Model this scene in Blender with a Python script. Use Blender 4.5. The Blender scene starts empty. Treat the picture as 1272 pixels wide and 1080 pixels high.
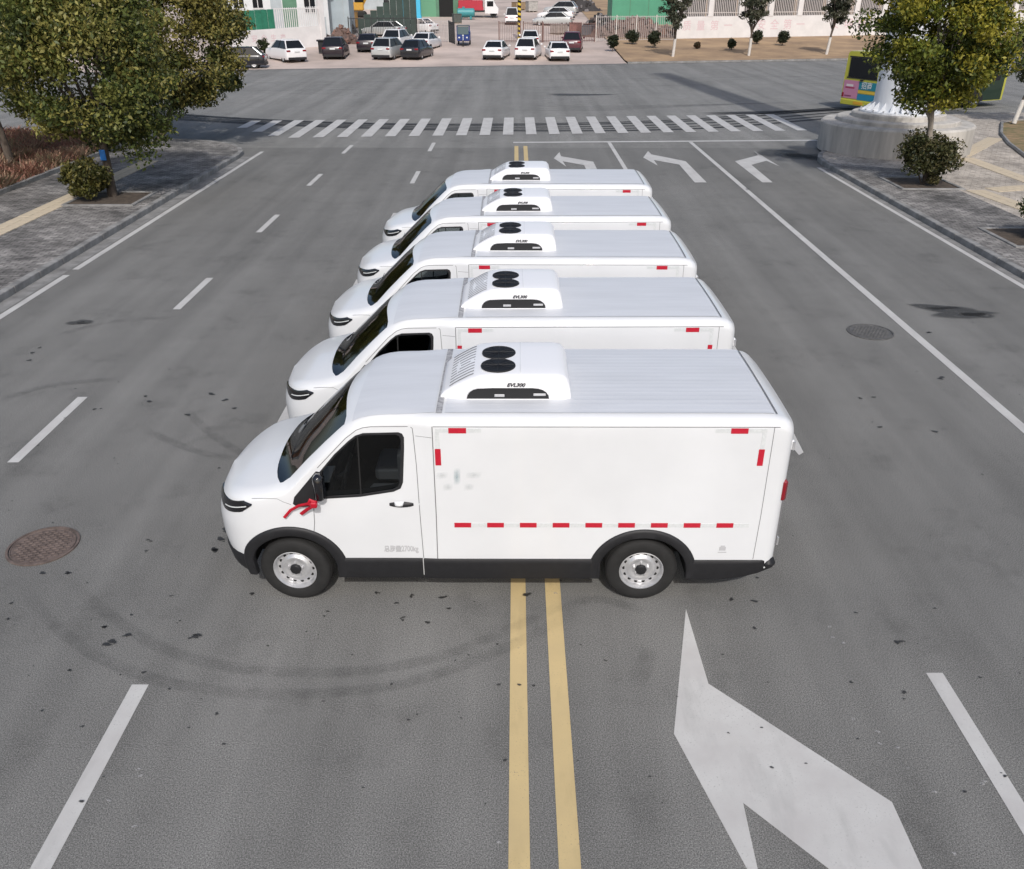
import bpy, bmesh, math, random
import numpy as np
from mathutils import Vector, Matrix
random.seed(7)
R = math.radians
SC = bpy.context.scene
COL = SC.collection

# ------------------------------------------------------------------ camera, sky, sun, exposure
FPX, CAM_H = 1050.0, 5.25
PITCH = math.atan(550 / FPX)
cam_d = bpy.data.cameras.new('camera')
cam = bpy.data.objects.new('camera', cam_d); COL.objects.link(cam)
cam.location = (0, 0, CAM_H)
cam.rotation_euler = (math.pi / 2 - PITCH, 0, 0)
cam_d.sensor_fit = 'HORIZONTAL'; cam_d.sensor_width = 36
cam_d.lens = FPX / 1272 * 36
cam_d.shift_x = -4.7 / 1272
cam_d.clip_end = 5000
SC.camera = cam

SUN_EL, SUN_OFF = 43.0, 5.5           # sun behind the camera, a little to the right
W = bpy.data.worlds.new('World'); SC.world = W; W.use_nodes = True
nt = W.node_tree
bg = nt.nodes['Background']
sky = nt.nodes.new('ShaderNodeTexSky'); sky.sky_type = 'NISHITA'; sky.sun_disc = False
sky.sun_elevation = R(SUN_EL); sky.sun_rotation = R(180 - SUN_OFF)
sky.air_density = 1.0; sky.dust_density = 3.0; sky.ozone_density = 1.0
nt.links.new(sky.outputs[0], bg.inputs[0]); bg.inputs[1].default_value = 0.13
sun_d = bpy.data.lights.new('sun', 'SUN'); sun_d.energy = 2.6; sun_d.angle = R(1.0); sun_d.color = (1, .975, .945)
sun = bpy.data.objects.new('sun', sun_d); COL.objects.link(sun)
dv = Vector((-math.sin(R(SUN_OFF)) * math.cos(R(SUN_EL)), math.cos(R(SUN_OFF)) * math.cos(R(SUN_EL)), -math.sin(R(SUN_EL))))
sun.rotation_euler = dv.to_track_quat('-Z', 'Y').to_euler()
sun.location = (6, -20, 25)
SC.view_settings.view_transform = 'Standard'; SC.view_settings.look = 'None'
SC.view_settings.exposure = 0.0; SC.view_settings.gamma = 1.0
SC.render.engine = 'CYCLES'

# ------------------------------------------------------------------ materials
MATS = {}
def mat(name, col, rough=.6, metal=0., var=0., scale=3., bump=0., bscale=40., col2=None, coat=0., spec=.5, detail=4., stretch=None, thr=None):
    """procedural principled material: colour varied by noise (towards col2 or brightness), fine bump"""
    if name in MATS: return MATS[name]
    m = bpy.data.materials.new(name); m.use_nodes = True
    n = m.node_tree; b = n.nodes['Principled BSDF']
    b.inputs['Base Color'].default_value = (*col, 1); b.inputs['Roughness'].default_value = rough
    b.inputs['Metallic'].default_value = metal; b.inputs['Coat Weight'].default_value = coat
    b.inputs['Specular IOR Level'].default_value = spec
    tc = n.nodes.new('ShaderNodeTexCoord'); src = tc.outputs['Object']
    if stretch:
        mp = n.nodes.new('ShaderNodeMapping'); mp.inputs['Scale'].default_value = stretch
        n.links.new(src, mp.inputs[0]); src = mp.outputs[0]
    if var or col2:
        c2 = col2 or tuple(max(0, c * (1 - var)) for c in col)
        nz = n.nodes.new('ShaderNodeTexNoise'); nz.inputs['Scale'].default_value = scale; nz.inputs['Detail'].default_value = detail
        nz.inputs['Roughness'].default_value = .65
        rp = n.nodes.new('ShaderNodeValToRGB')
        t = thr or (.35, .65)
        rp.color_ramp.elements[0].position = t[0]; rp.color_ramp.elements[1].position = t[1]
        rp.color_ramp.elements[0].color = (*c2, 1); rp.color_ramp.elements[1].color = (*col, 1)
        n.links.new(src, nz.inputs['Vector']); n.links.new(nz.outputs[0], rp.inputs[0]); n.links.new(rp.outputs[0], b.inputs['Base Color'])
    if bump:
        nb = n.nodes.new('ShaderNodeTexNoise'); nb.inputs['Scale'].default_value = bscale; nb.inputs['Detail'].default_value = 3
        bp = n.nodes.new('ShaderNodeBump'); bp.inputs['Strength'].default_value = bump; bp.inputs['Distance'].default_value = .01
        n.links.new(tc.outputs['Object'], nb.inputs['Vector']); n.links.new(nb.outputs[0], bp.inputs['Height']); n.links.new(bp.outputs[0], b.inputs['Normal'])
    MATS[name] = m
    return m

class NT:
    """tiny node helper"""
    def __init__(s, name):
        s.m = bpy.data.materials.new(name); s.m.use_nodes = True; s.t = s.m.node_tree; s.b = s.t.nodes['Principled BSDF']; MATS[name] = s.m
    def n(s, typ, **k):
        x = s.t.nodes.new(typ)
        for a, v in k.items():
            if a.startswith('i_'): x.inputs[a[2:].replace('_', ' ')].default_value = v
            else: setattr(x, a, v)
        return x
    def l(s, a, b): s.t.links.new(a, b)
    def noise(s, vec, scale, detail=4, rough=.6, mapscale=None):
        if mapscale:
            mp = s.n('ShaderNodeMapping'); mp.inputs['Scale'].default_value = mapscale; s.l(vec, mp.inputs[0]); vec = mp.outputs[0]
        z = s.n('ShaderNodeTexNoise'); z.inputs['Scale'].default_value = scale; z.inputs['Detail'].default_value = detail; z.inputs['Roughness'].default_value = rough
        s.l(vec, z.inputs['Vector']); return z.outputs[0]
    def ramp(s, fac, stops):
        r = s.n('ShaderNodeValToRGB'); e = r.color_ramp.elements
        while len(e) < len(stops): e.new(.5)
        for q, (p, c) in zip(e, stops): q.position = p; q.color = (c, c, c, 1) if not isinstance(c, tuple) else (*c, 1)
        s.l(fac, r.inputs[0]); return r.outputs[0]
    def mix(s, fac, a, b, typ='MIX'):
        x = s.n('ShaderNodeMix', data_type='RGBA', blend_type=typ)
        for v, i in ((fac, 0), (a, 6), (b, 7)):
            if hasattr(v, 'links'): s.l(v, x.inputs[i])
            else: x.inputs[i].default_value = v if i == 0 else (*v, 1)
        return x.outputs[2]
    def bump(s, h, strength, dist=.01):
        x = s.n('ShaderNodeBump'); x.inputs['Strength'].default_value = strength; x.inputs['Distance'].default_value = dist
        s.l(h, x.inputs['Height']); s.l(x.outputs[0], s.b.inputs['Normal'])

def asphalt_mat(name, base, warm=0.):
    k = NT(name); tc = k.n('ShaderNodeTexCoord').outputs['Object']
    grain = k.ramp(k.noise(tc, 95, 3, .7), [(.30, .34), (.5, .98), (.70, 1.85)])
    fine = k.ramp(k.noise(tc, 260, 1, .5), [(.28, .55), (.72, 1.45)])
    big = k.ramp(k.noise(tc, .22, 5, .62), [(.3, .88), (.7, 1.08)])
    mid = k.ramp(k.noise(tc, 1.7, 5, .6), [(.3, .95), (.7, 1.04)])
    lane = k.ramp(k.noise(tc, 1.0, 3, .6, (1.1, .035, 1)), [(.3, .80), (.7, 1.14)])
    patch = k.ramp(k.noise(tc, .55, 6, .7, (1, .45, 1)), [(.60, 1.0), (.74, .88)])
    c = k.mix(1., grain, fine, 'MULTIPLY')
    for q in (big, mid, lane, patch): c = k.mix(1., c, q, 'MULTIPLY')
    st = k.ramp(k.noise(tc, .9, 7, .72), [(.33, .80), (.45, .98), (.8, 1.06)]); c = k.mix(1., c, st, 'MULTIPLY')
    c = k.mix(1., c, (base * (1 + warm), base * (1 + warm * .6), base * (1 - warm * .8)), 'MULTIPLY')
    vo = k.n('ShaderNodeTexVoronoi', feature='F1'); vo.inputs['Scale'].default_value = 38; k.l(tc, vo.inputs['Vector'])
    spk = k.ramp(vo.outputs['Distance'], [(.05, 1.), (.13, 0.)])
    sel = k.ramp(k.noise(tc, 21, 2), [(.63, 0.), (.68, .55)])
    sp = k.mix(1., spk, sel, 'MULTIPLY')
    c = k.mix(sp, c, (base * 2.6, base * 2.55, base * 2.4))
    k.l(c, k.b.inputs['Base Color']); k.b.inputs['Roughness'].default_value = .9; k.b.inputs['Specular IOR Level'].default_value = .3
    k.bump(k.noise(tc, 150, 2), .35, .006)
    return k.m

def paint_mat(name, col, wear=.55, tint=None):
    k = NT(name); tc = k.n('ShaderNodeTexCoord').outputs['Object']
    a = k.noise(tc, 70, 3, .7); b_ = k.noise(tc, 2.1, 5, .6); s = k.noise(tc, 5, 4, .6, (1, .25, 1))
    c = k.mix(k.ramp(b_, [(.35, 1.), (.68, 0.)]), col, tint or tuple(v * .84 for v in col))
    c = k.mix(k.ramp(s, [(.52, 0.), (.75, .5)]), c, tuple(v * .62 for v in col))
    m1 = k.mix(1., k.ramp(a, [(.60, 0.), (.70, 1.)]), k.ramp(b_, [(.42, 0.), (.7, wear)]), 'MULTIPLY')
    c = k.mix(m1, c, (.13, .128, .125))
    k.l(c, k.b.inputs['Base Color']); k.b.inputs['Roughness'].default_value = .75
    k.bump(k.noise(tc, 160, 2), .25, .005)
    return k.m

def paver_mat(name, c1, c2, mortar, bw, bh, rotz=0., dirt=.5):
    k = NT(name); tc = k.n('ShaderNodeTexCoord').outputs['Object']
    mp = k.n('ShaderNodeMapping'); mp.inputs['Rotation'].default_value = (0, 0, rotz); k.l(tc, mp.inputs[0])
    br = k.n('ShaderNodeTexBrick'); br.inputs['Scale'].default_value = 1; br.inputs['Brick Width'].default_value = bw; br.inputs['Row Height'].default_value = bh
    br.inputs['Mortar Size'].default_value = .008; br.inputs['Color1'].default_value = (*c1, 1); br.inputs['Color2'].default_value = (*c2, 1); br.inputs['Mortar'].default_value = (*mortar, 1)
    k.l(mp.outputs[0], br.inputs['Vector'])
    d1 = k.ramp(k.noise(tc, .7, 6, .7), [(.36, 1 - dirt), (.6, 1.05)])
    d2 = k.ramp(k.noise(tc, 5, 4, .7, (1, .6, 1)), [(.3, .55), (.6, 1.08)])
    c = k.mix(1., k.mix(1., br.outputs[0], d1, 'MULTIPLY'), d2, 'MULTIPLY')
    k.l(c, k.b.inputs['Base Color']); k.b.inputs['Roughness'].default_value = .9
    k.bump(br.outputs['Fac'], -.4, .006)
    return k.m

def leaf_mat(name, rough=.5):
    k = NT(name)
    at = k.n('ShaderNodeAttribute', attribute_name='leafcol')
    k.l(at.outputs['Color'], k.b.inputs['Base Color']); k.b.inputs['Roughness'].default_value = rough; k.b.inputs['Specular IOR Level'].default_value = .35
    tr = k.n('ShaderNodeBsdfTranslucent'); k.l(at.outputs['Color'], tr.inputs[0])
    mx = k.n('ShaderNodeMixShader'); mx.inputs[0].default_value = .22
    k.l(k.b.outputs[0], mx.inputs[1]); k.l(tr.outputs[0], mx.inputs[2]); k.l(mx.outputs[0], k.t.nodes['Material Output'].inputs[0])
    return k.m

def glass_mat(name, tint, ior=1.5):
    k = NT(name)
    tr = k.n('ShaderNodeBsdfTransparent'); tr.inputs[0].default_value = (*tint, 1)
    gl = k.n('ShaderNodeBsdfGlossy'); gl.inputs['Roughness'].default_value = .03
    fr = k.n('ShaderNodeFresnel'); fr.inputs[0].default_value = ior
    mx = k.n('ShaderNodeMixShader'); k.l(fr.outputs[0], mx.inputs[0]); k.l(tr.outputs[0], mx.inputs[1]); k.l(gl.outputs[0], mx.inputs[2])
    k.l(mx.outputs[0], k.t.nodes['Material Output'].inputs[0]); return k.m

def stain_mat(name, col, alpha, scale=9., lo=.35, hi=.6, rough=.6, mapscale=None):
    k = NT(name); tc = k.n('ShaderNodeTexCoord').outputs['Object']
    k.b.inputs['Base Color'].default_value = (*col, 1); k.b.inputs['Roughness'].default_value = rough
    f = k.ramp(k.noise(tc, scale, 5, .7, mapscale), [(lo, 0.), (hi, alpha)])
    at = k.n('ShaderNodeAttribute', attribute_name='fade')
    f = k.mix(1., f, at.outputs['Color'], 'MULTIPLY')
    tr = k.n('ShaderNodeBsdfTransparent'); mx = k.n('ShaderNodeMixShader')
    k.l(f, mx.inputs[0]); k.l(tr.outputs[0], mx.inputs[1]); k.l(k.b.outputs[0], mx.inputs[2]); k.l(mx.outputs[0], k.t.nodes['Material Output'].inputs[0])
    return k.m

M = dict(
    asphalt=asphalt_mat('asphalt', .168, .04), far_asphalt=asphalt_mat('asphalt_cross_road', .205, .04),
    white_line=paint_mat('road_paint_white', (.53, .525, .505), .9, (.455, .44, .425)),
    yellow_line=paint_mat('road_paint_yellow', (.56, .43, .215), .95, (.50, .385, .20)),
    pavers=paver_mat('grey_pavers', (.20, .19, .18), (.36, .34, .32), (.06, .055, .05), .24, .12, .0, .62),
    plaza=paver_mat('plaza_pavers', (.45, .40, .34), (.52, .465, .40), (.30, .26, .225), .3, .15, .5, .28),
    kerb=mat('kerb_granite', (.30, .295, .285), .85, 0, .55, 2.3, .4, 60, thr=(.3, .7)),
    tactile=mat('tactile_tile', (.58, .49, .36), .85, 0, .25, 3, .2, 40),
    concrete=mat('plinth_concrete', (.54, .51, .465), .9, 0, .36, 1.4, .3, 30, stretch=(1.6, 1.6, .25)),
    soil=mat('soil', (.10, .075, .055), .95, 0, .5, 9, .8, 30),
    yard=mat('yard_concrete', (.58, .475, .415), .9, 0, .35, .16, .1, 6, detail=6),
    verge=mat('dry_grass_verge', (.42, .285, .165), .95, 0, 0, .35, .3, 9, col2=(.25, .17, .105), detail=8),
    earth=mat('dirt', (.30, .245, .19), .95, 0, .4, .5, .3, 8),
    van=mat('van_white_paint', (.71, .72, .73), .30, 0, .05, 1.1, coat=.5),
    box=mat('box_white_panel', (.80, .81, .81), .38, 0, .03, 1.3),
    roofal=mat('roof_aluminium', (.63, .645, .67), .5, .04, .08, 2.2, .02, 9, stretch=(.35, 3, 1)),
    unit=mat('unit_white_plastic', (.80, .80, .81), .35),
    black=mat('black_plastic', (.014, .014, .016), .55, 0, .3, 14, .15, 120),
    gloss_black=mat('gloss_black', (.008, .008, .010), .12, coat=.6),
    well=mat('wheel_well_black', (.010, .010, .010), .9),
    rubber=mat('tyre_rubber', (.016, .0155, .015), .8, 0, .35, 9, .2, 60),
    steel=mat('rim_steel', (.66, .66, .67), .34, .6, .18, 12),
    seam=mat('seam_grey', (.16, .16, .165), .7),
    gutter=mat('roof_sealant', (.20, .20, .21), .8, 0, 0, 26, col2=(.42, .42, .43)),
    red=mat('reflector_red', (.52, .014, .035), .35, 0, .15, 40),
    refl_white=mat('reflector_white', (.66, .68, .68), .3, 0, .12, 50),
    ribbon=mat('ribbon_satin', (.50, .008, .025), .38, 0, .2, 20),
    tail=mat('tail_light', (.22, .008, .015), .2, coat=.6),
    mesh=mat('unit_dark_mesh', (.012, .012, .013), .6),
    grey_text=mat('grey_lettering', (.46, .46, .47), .6),
    dark_text=mat('dark_lettering', (.03, .03, .035), .5),
    seat=mat('seat_fabric', (.13, .13, .14), .85), paperw=mat('paper_sheet', (.62, .60, .58), .8), vest=mat('lime_cloth', (.45, .55, .06), .8),
    glass=glass_mat('tinted_glass', (.45, .48, .48)), wglass=glass_mat('windscreen_glass', (.72, .76, .75), 2.0),
    leaf=leaf_mat('leaf'), bark=mat('bark', (.12, .095, .075), .9, 0, .5, 9, .8, 25, stretch=(1, 1, .3)),
    pale_bark=mat('pale_bark', (.30, .26, .215), .9, 0, .35, 7, .5, 25, stretch=(1, 1, .3)),
    limewash=mat('limewash', (.62, .59, .55), .9, 0, .15, 9),
    iron=mat('manhole_iron', (.19, .145, .125), .75, .3, .45, 10, .3, 60), iron2=mat('manhole_iron_grey', (.13, .128, .125), .8, .2, .3, 10, .3, 60),
    white_wall=mat('white_wall', (.70, .68, .67), .85, 0, .12, .8), pink=mat('faded_red_paint', (.62, .47, .49), .8), 
    carglass=mat('car_glass', (.010, .012, .015), .12, spec=.3), pole=mat('pole_white_paint', (.72, .74, .77), .45, 0, .16, .9, stretch=(2.5, 2.5, .2)),
    skid=stain_mat('tyre_mark_rubber', (.045, .045, .045), .19, 5., .30, .66, .8),
    arcs=stain_mat('tyre_shade_dark', (.022, .022, .024), .9, 4., .22, .5, .8),
    wet_and_shade=stain_mat('damp_and_shade_patch', (.055, .054, .052), .62, 4., .22, .42, .6), oil=stain_mat('oil_spot', (.03, .029, .028), .85, 30., .2, .5, .5),
    whitefleck=stain_mat('paint_fleck', (.50, .49, .48), .6, 60., .38, .6, .8))

# ------------------------------------------------------------------ mesh helpers
class MB:
    def __init__(s): s.v = []; s.f = []; s.mi = []; s.cur = 0
    def add(s, vs, fs, mi=None):
        o = len(s.v); s.v += [tuple(p) for p in vs]; s.f += [tuple(i + o for i in f) for f in fs]; s.mi += [s.cur if mi is None else mi] * len(fs); return s
    def box(s, x0, x1, y0, y1, z0, z1, mi=None):
        return s.add([(x0, y0, z0), (x1, y0, z0), (x1, y1, z0), (x0, y1, z0), (x0, y0, z1), (x1, y0, z1), (x1, y1, z1), (x0, y1, z1)],
                     [(0, 3, 2, 1), (4, 5, 6, 7), (0, 1, 5, 4), (1, 2, 6, 5), (2, 3, 7, 6), (3, 0, 4, 7)], mi)
    def cbox(s, x0, x1, y0, y1, z0, z1, c, mi=None):
        """box with chamfered edges"""
        vs = []; X = (x0, x1); Y = (y0, y1); Z = (z0, z1); idx = {}
        for i in (0, 1):
            for j in (0, 1):
                for k in (0, 1):
                    sx = c if i == 0 else -c; sy = c if j == 0 else -c; sz = c if k == 0 else -c
                    for a, p in enumerate(((X[i], Y[j] + sy, Z[k] + sz), (X[i] + sx, Y[j], Z[k] + sz), (X[i] + sx, Y[j] + sy, Z[k]))):
                        idx[i, j, k, a] = len(vs); vs.append(p)
        fs = []
        for i in (0, 1): fs.append([idx[i, 0, 0, 0], idx[i, 1, 0, 0], idx[i, 1, 1, 0], idx[i, 0, 1, 0]])
        for j in (0, 1): fs.append([idx[0, j, 0, 1], idx[1, j, 0, 1], idx[1, j, 1, 1], idx[0, j, 1, 1]])
        for k in (0, 1): fs.append([idx[0, 0, k, 2], idx[1, 0, k, 2], idx[1, 1, k, 2], idx[0, 1, k, 2]])
        for j in (0, 1):
            for k in (0, 1): fs.append([idx[0, j, k, 1], idx[1, j, k, 1], idx[1, j, k, 2], idx[0, j, k, 2]])
        for i in (0, 1):
            for k in (0, 1): fs.append([idx[i, 0, k, 0], idx[i, 1, k, 0], idx[i, 1, k, 2], idx[i, 0, k, 2]])
        for i in (0, 1):
            for j in (0, 1): fs.append([idx[i, j, 0, 0], idx[i, j, 1, 0], idx[i, j, 1, 1], idx[i, j, 0, 1]])
        for i in (0, 1):
            for j in (0, 1):
                for k in (0, 1): fs.append([idx[i, j, k, 0], idx[i, j, k, 1], idx[i, j, k, 2]])
        return s.add(vs, fs, mi)
    def grid(s, rows, close=False, mi=None):
        n = len(rows[0]); vs = [p for r in rows for p in r]; fs = []
        for i in range(len(rows) - 1):
            for j in range(n if close else n - 1):
                k = (j + 1) % n; fs.append((i * n + j, i * n + k, (i + 1) * n + k, (i + 1) * n + j))
        return s.add(vs, fs, mi)
    def lathe(s, prof, n=24, c=(0, 0, 0), axis='z', mi=None):
        rows = []
        for r, h in prof:
            row = []
            for i in range(n):
                a = 2 * math.pi * i / n; p = (r * math.cos(a), r * math.sin(a), h)
                if axis == 'y': p = (p[0], h, p[1])
                if axis == 'x': p = (h, p[0], p[1])
                row.append((p[0] + c[0], p[1] + c[1], p[2] + c[2]))
            rows.append(row)
        return s.grid(rows, True, mi)
    def tube(s, pts, rad, n=8, mi=None):
        pts = [Vector(p) for p in pts]; rows = []
        for i, p in enumerate(pts):
            d = (pts[min(i + 1, len(pts) - 1)] - pts[max(i - 1, 0)]).normalized()
            a = d.cross(Vector((0, 0, 1)) if abs(d.z) < .9 else Vector((1, 0, 0))).normalized(); b = d.cross(a)
            r = rad[i] if isinstance(rad, (list, tuple)) else rad
            rows.append([p + a * r * math.cos(2 * math.pi * k / n) + b * r * math.sin(2 * math.pi * k / n) for k in range(n)])
        o = len(s.v); s.grid(rows, True, mi); m = len(rows)
        s.f += [tuple(o + i for i in range(n))[::-1], tuple(o + (m - 1) * n + i for i in range(n))]; s.mi += [s.cur if mi is None else mi] * 2
        return s
    def prism(s, poly, z0, z1, mi=None):
        n = len(poly); vs = [(*p[:2], z0) for p in poly] + [(*p[:2], z1) for p in poly]
        return s.add(vs, [tuple(range(n))[::-1], tuple(range(n, 2 * n))] + [(i, (i + 1) % n, n + (i + 1) % n, n + i) for i in range(n)], mi)
    def sheet(s, poly, z, mi=None):
        return s.add([(*p[:2], z) for p in poly], [tuple(range(len(poly)))], mi)
    def mesh(s, name, mats, smooth=None):
        me = bpy.data.meshes.new(name); me.from_pydata(s.v, [], s.f)
        for m in (mats if isinstance(mats, (list, tuple)) else [mats]): me.materials.append(M[m] if isinstance(m, str) else m)
        if any(s.mi): me.polygons.foreach_set('material_index', s.mi)
        bm = bmesh.new(); bm.from_mesh(me); bmesh.ops.recalc_face_normals(bm, faces=bm.faces); bm.to_mesh(me); bm.free()
        if smooth is not None:
            me.polygons.foreach_set('use_smooth', [True] * len(me.polygons)); me.set_sharp_from_angle(angle=R(smooth))
        me.update(); return me
    def build(s, name, mats, parent=None, smooth=None, loc=None, rz=0.):
        return link(name, s.mesh(name, mats, smooth), parent, loc, rz)

def link(name, me, parent=None, loc=None, rz=0.):
    o = bpy.data.objects.new(name, me); COL.objects.link(o)
    if parent: o.parent = parent
    if loc: o.location = loc
    if rz: o.rotation_euler = (0, 0, rz)
    return o
def tag(o, label=None, cat=None, group=None, kind=None):
    for k, v in (('label', label), ('category', cat), ('group', group), ('kind', kind)):
        if v: o[k] = v
    return o
def thing(name, label, cat, loc=(0, 0, 0), rz=0., group=None):
    o = link(name, None, None, loc, rz); o.empty_display_size = .2; return tag(o, label, cat, group)
def structure(o): o['kind'] = 'structure'; return o
def copy_tree(o, parent=None):
    c = o.copy(); COL.objects.link(c); c.parent = parent
    for ch in list(o.children): copy_tree(ch, c)
    return c
def text_mesh(body, size, name, material, shear=0., thick=0., bold=0.):
    cu = bpy.data.curves.new('txt', 'FONT'); cu.body = body; cu.size = size; cu.align_x = 'CENTER'; cu.align_y = 'CENTER'; cu.shear = shear; cu.extrude = thick; cu.offset = bold; cu.resolution_u = 3
    o = bpy.data.objects.new('txt', cu); COL.objects.link(o)
    dg = bpy.context.evaluated_depsgraph_get(); me = bpy.data.meshes.new_from_object(o.evaluated_get(dg))
    bpy.data.objects.remove(o); bpy.data.curves.remove(cu); me.name = name
    me.materials.clear(); me.materials.append(M[material]); return me

# ------------------------------------------------------------------ lay of the land
KY = lambda X: 73.6 + .21 * X                       # far kerb of the cross road
def tz(X, Y): return .05 * max(0., Y - KY(X) - 2)   # the yard beyond rises gently
def ss(a, b, x): t = min(1, max(0, (x - a) / (b - a))); return t * t * (3 - 2 * t)

g = structure(MB().sheet([(-2500, -600), (2500, -600), (2500, 3000), (-2500, 3000)], -.06).build('ground', 'earth'))
road = structure(MB().sheet([(-11.2, -30), (12.2, -30), (12.2, 33.5), (-11.2, 33.5)], 0).build('road', 'asphalt'))
cross_poly = [(-140, 33.5), (-11.2, 33.5), (12.2, 33.5), (140, 33.5), (140, KY(140)), (-140, KY(-140))]
cross = structure(MB().sheet(cross_poly, 0).build('cross_road', 'far_asphalt'))
rows = []
for v in [0, 1, 2, 3, 4, 6, 9, 14, 20, 30, 45, 60, 85]:
    rows.append([(X, KY(X) + .3 + v, tz(X, KY(X) + .3 + v) + .02) for X in (-140, -60, -30, -15, 0, 9.2)])
structure(MB().grid(rows).build('yard', 'yard'))
rows = []
for v in [0, 2, 3, 4, 6, 9, 14, 20, 30, 45, 60, 85]:
    rows.append([(X, KY(X) + .3 + v, tz(X, KY(X) + .3 + v) + .03 + (.12 if v < 1 else .1)) for X in (9.2, 15, 25, 40, 70, 140)])
structure(MB().grid(rows).build('verge', 'verge'))

# pavements: outline polygons raised 0.14 m, kerb stones along the road edge
def arc(cx, cy, r, a0, a1, n): return [(cx + r * math.cos(R(a0 + (a1 - a0) * i / n)), cy + r * math.sin(R(a0 + (a1 - a0) * i / n))) for i in range(n + 1)]
KW, KH = .16, .15
left_edge = [(-9.82, y) for y in range(-14, 31)] + arc(-13.3, 31.2, 3.48, 0, 78, 6) + [(-14 - 1.0 * i, 34.9 + .12 * i) for i in range(0, 60)]
right_edge = [(10.45, y) for y in range(-14, 30)] + arc(14.35, 29.8, 3.9, 180, 118, 5) + [(13.3, 35.2), (14.3, 38.2), (15.6, 40.4), (17.4, 41.6)] + [(19.4 + 1.0 * i, 42.1 + .2 * i) for i in range(0, 40)]
def pavement(name, edge, side, material, back):
    base = structure(MB().sheet([(x + side * KW * .9, y) for x, y in edge] + back, .135).build(name, material))
    st = {}
    for i in range(len(edge) - 1):
        a = Vector((*edge[i], 0)); b = Vector((*edge[i + 1], 0)); L = (b - a).length
        if L < .05: continue
        if a.y < 7: continue
        key = round(L, 2)
        if key not in st:
            st[key] = MB().cbox(.006, L - .006, 0, KW, -.05, KH, .014).mesh('kerb_stone', 'kerb')
        o = link('kerb_stone', st[key], base)
        d = (b - a).normalized(); ang = math.atan2(d.y, d.x)
        if side > 0:   # stone must lie to the +x side of a +y-going edge
            o.location = (b.x, b.y, random.uniform(-.006, .006)); o.rotation_euler = (0, 0, ang + math.pi)
        else:
            o.location = (a.x, a.y, random.uniform(-.006, .006)); o.rotation_euler = (0, 0, ang)
    return base
pav_l = pavement('pavement_left', left_edge, -1, 'pavers', [(-73, 70), (-73, -14)] if False else [(-73, -14)])
pav_r = pavement('pavement_right', right_edge, 1, 'plaza', [(58.4, -14)])
# grey paver band beside the right kerb
structure(MB().grid([[(10.62, y, .141) for y in (-14, 10, 20, 25, 29.5)], [(12.9, y, .141) for y in (-14, 10, 20, 25, 28.2)]]).build('paver_band', 'pavers'))
# concrete gutter strips along both kerbs
structure(MB().sheet([(-9.82, -14), (-9.50, -14), (-9.50, 31.5), (-9.82, 31.5)], .004).build('gutter_left', 'kerb'))
structure(MB().sheet([(10.28, -14), (10.45, -14), (10.45, 29.5), (10.28, 29.5)], .004).build('gutter_right', 'kerb'))
# far kerb
fk = structure(MB().sheet([(-140, KY(-140) - .1), (140, KY(140) - .1), (140, KY(140) + .3), (-140, KY(-140) + .3)], .012).build('far_gutter', 'kerb'))
fkm = MB().cbox(.01, 1.99, 0, .2, -.05, .15, .015).mesh('kerb_stone', 'kerb')
ang = math.atan(.21)
for i in range(52):
    x = 9.2 + i * 2 * math.cos(ang)
    o = link('kerb_stone', fkm, fk); o.location = (x, KY(x), 0); o.rotation_euler = (0, 0, ang)
x1 = lambda v: KY(v)
structure(MB().add([(9.2, KY(9.2) + .2, .14), (140, KY(140) + .2, .14), (140, KY(140) + 1.7, .14), (9.2, KY(9.2) + 1.7, .14)], [(0, 1, 2, 3)]).build('far_pavement', 'pavers'))

# ------------------------------------------------------------------ road markings
ZM = .004
def mark(name, poly, m='white_line', z=ZM, parent=None):
    return MB().sheet(poly, z).build(name, m, parent or road)
def rect(x0, x1, y0, y1): return [(x0, y0), (x1, y0), (x1, y1), (x0, y1)]
mark('yellow_line', rect(-.05, .097, -10, 33.9), 'yellow_line'); mark('yellow_line', rect(.292, .442, -10, 33.9), 'yellow_line')
for X, ys in ((-3.21, [(-.5, 1.4), (3.3, 5.41), (9.1, 11.1), (15.0, 16.9), (20.85, 22.8), (26.75, 28.75), (32.7, 34.7)]),
              (-6.33, [(-2.2, -.3), (3.5, 5.4), (9.26, 11.2), (15.05, 17.0), (20.75, 22.6), (26.4, 28.27), (32.2, 34.1)]),
              (3.64, [(-.6, 1.3), (3.4, 5.55)])):
    for a, b in ys: mark('lane_dash', rect(X - .072, X + .072, a, b))
mark('lane_line', rect(3.60, 3.74, 20.5, 34.75))
mark('lane_line', rect(6.815, 6.965, -10, 34.9))
for a, b in ((-10, 17.2), (17.6, 32.6)): mark('edge_line', rect(-9.46, -9.32, a, b))
mark('edge_line', rect(10.13, 10.26, -10, 29.4))
mark('stop_line', [(-.1, 34.60), (12.0, 35.15), (12.0, 35.42), (-.1, 34.87)], z=.007)
cw = [-11.75, -10.6, -9.62]
xs_top = [(-11.66, 40.3)]
for i in range(26):
    x = -11.9 + i * .965
    y0 = 35.9 + .095 * (x + 9); y1 = y0 + 5.35
    if x < -9.5: y0 += 1.6 * (-9.5 - x) * .8
    if x > 10.8: y0 = max(y0, 36.0 + (x - 10.8) * 1.1)
    mark('crosswalk_stripe', [(x - .22, y0), (x + .22, y0 + .04), (x + .22, y1 + .04), (x - .22, y1)], parent=cross, z=.0125)
mark('turn_arrow', [(1.633, 6.41), (1.649, 5.42), (2.75, 4.226), (2.726, 1.2), (2.37, 1.2), (2.37, 3.40), (1.66, 4.219), (1.621, 3.46), (1.262, 4.869)])
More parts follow.
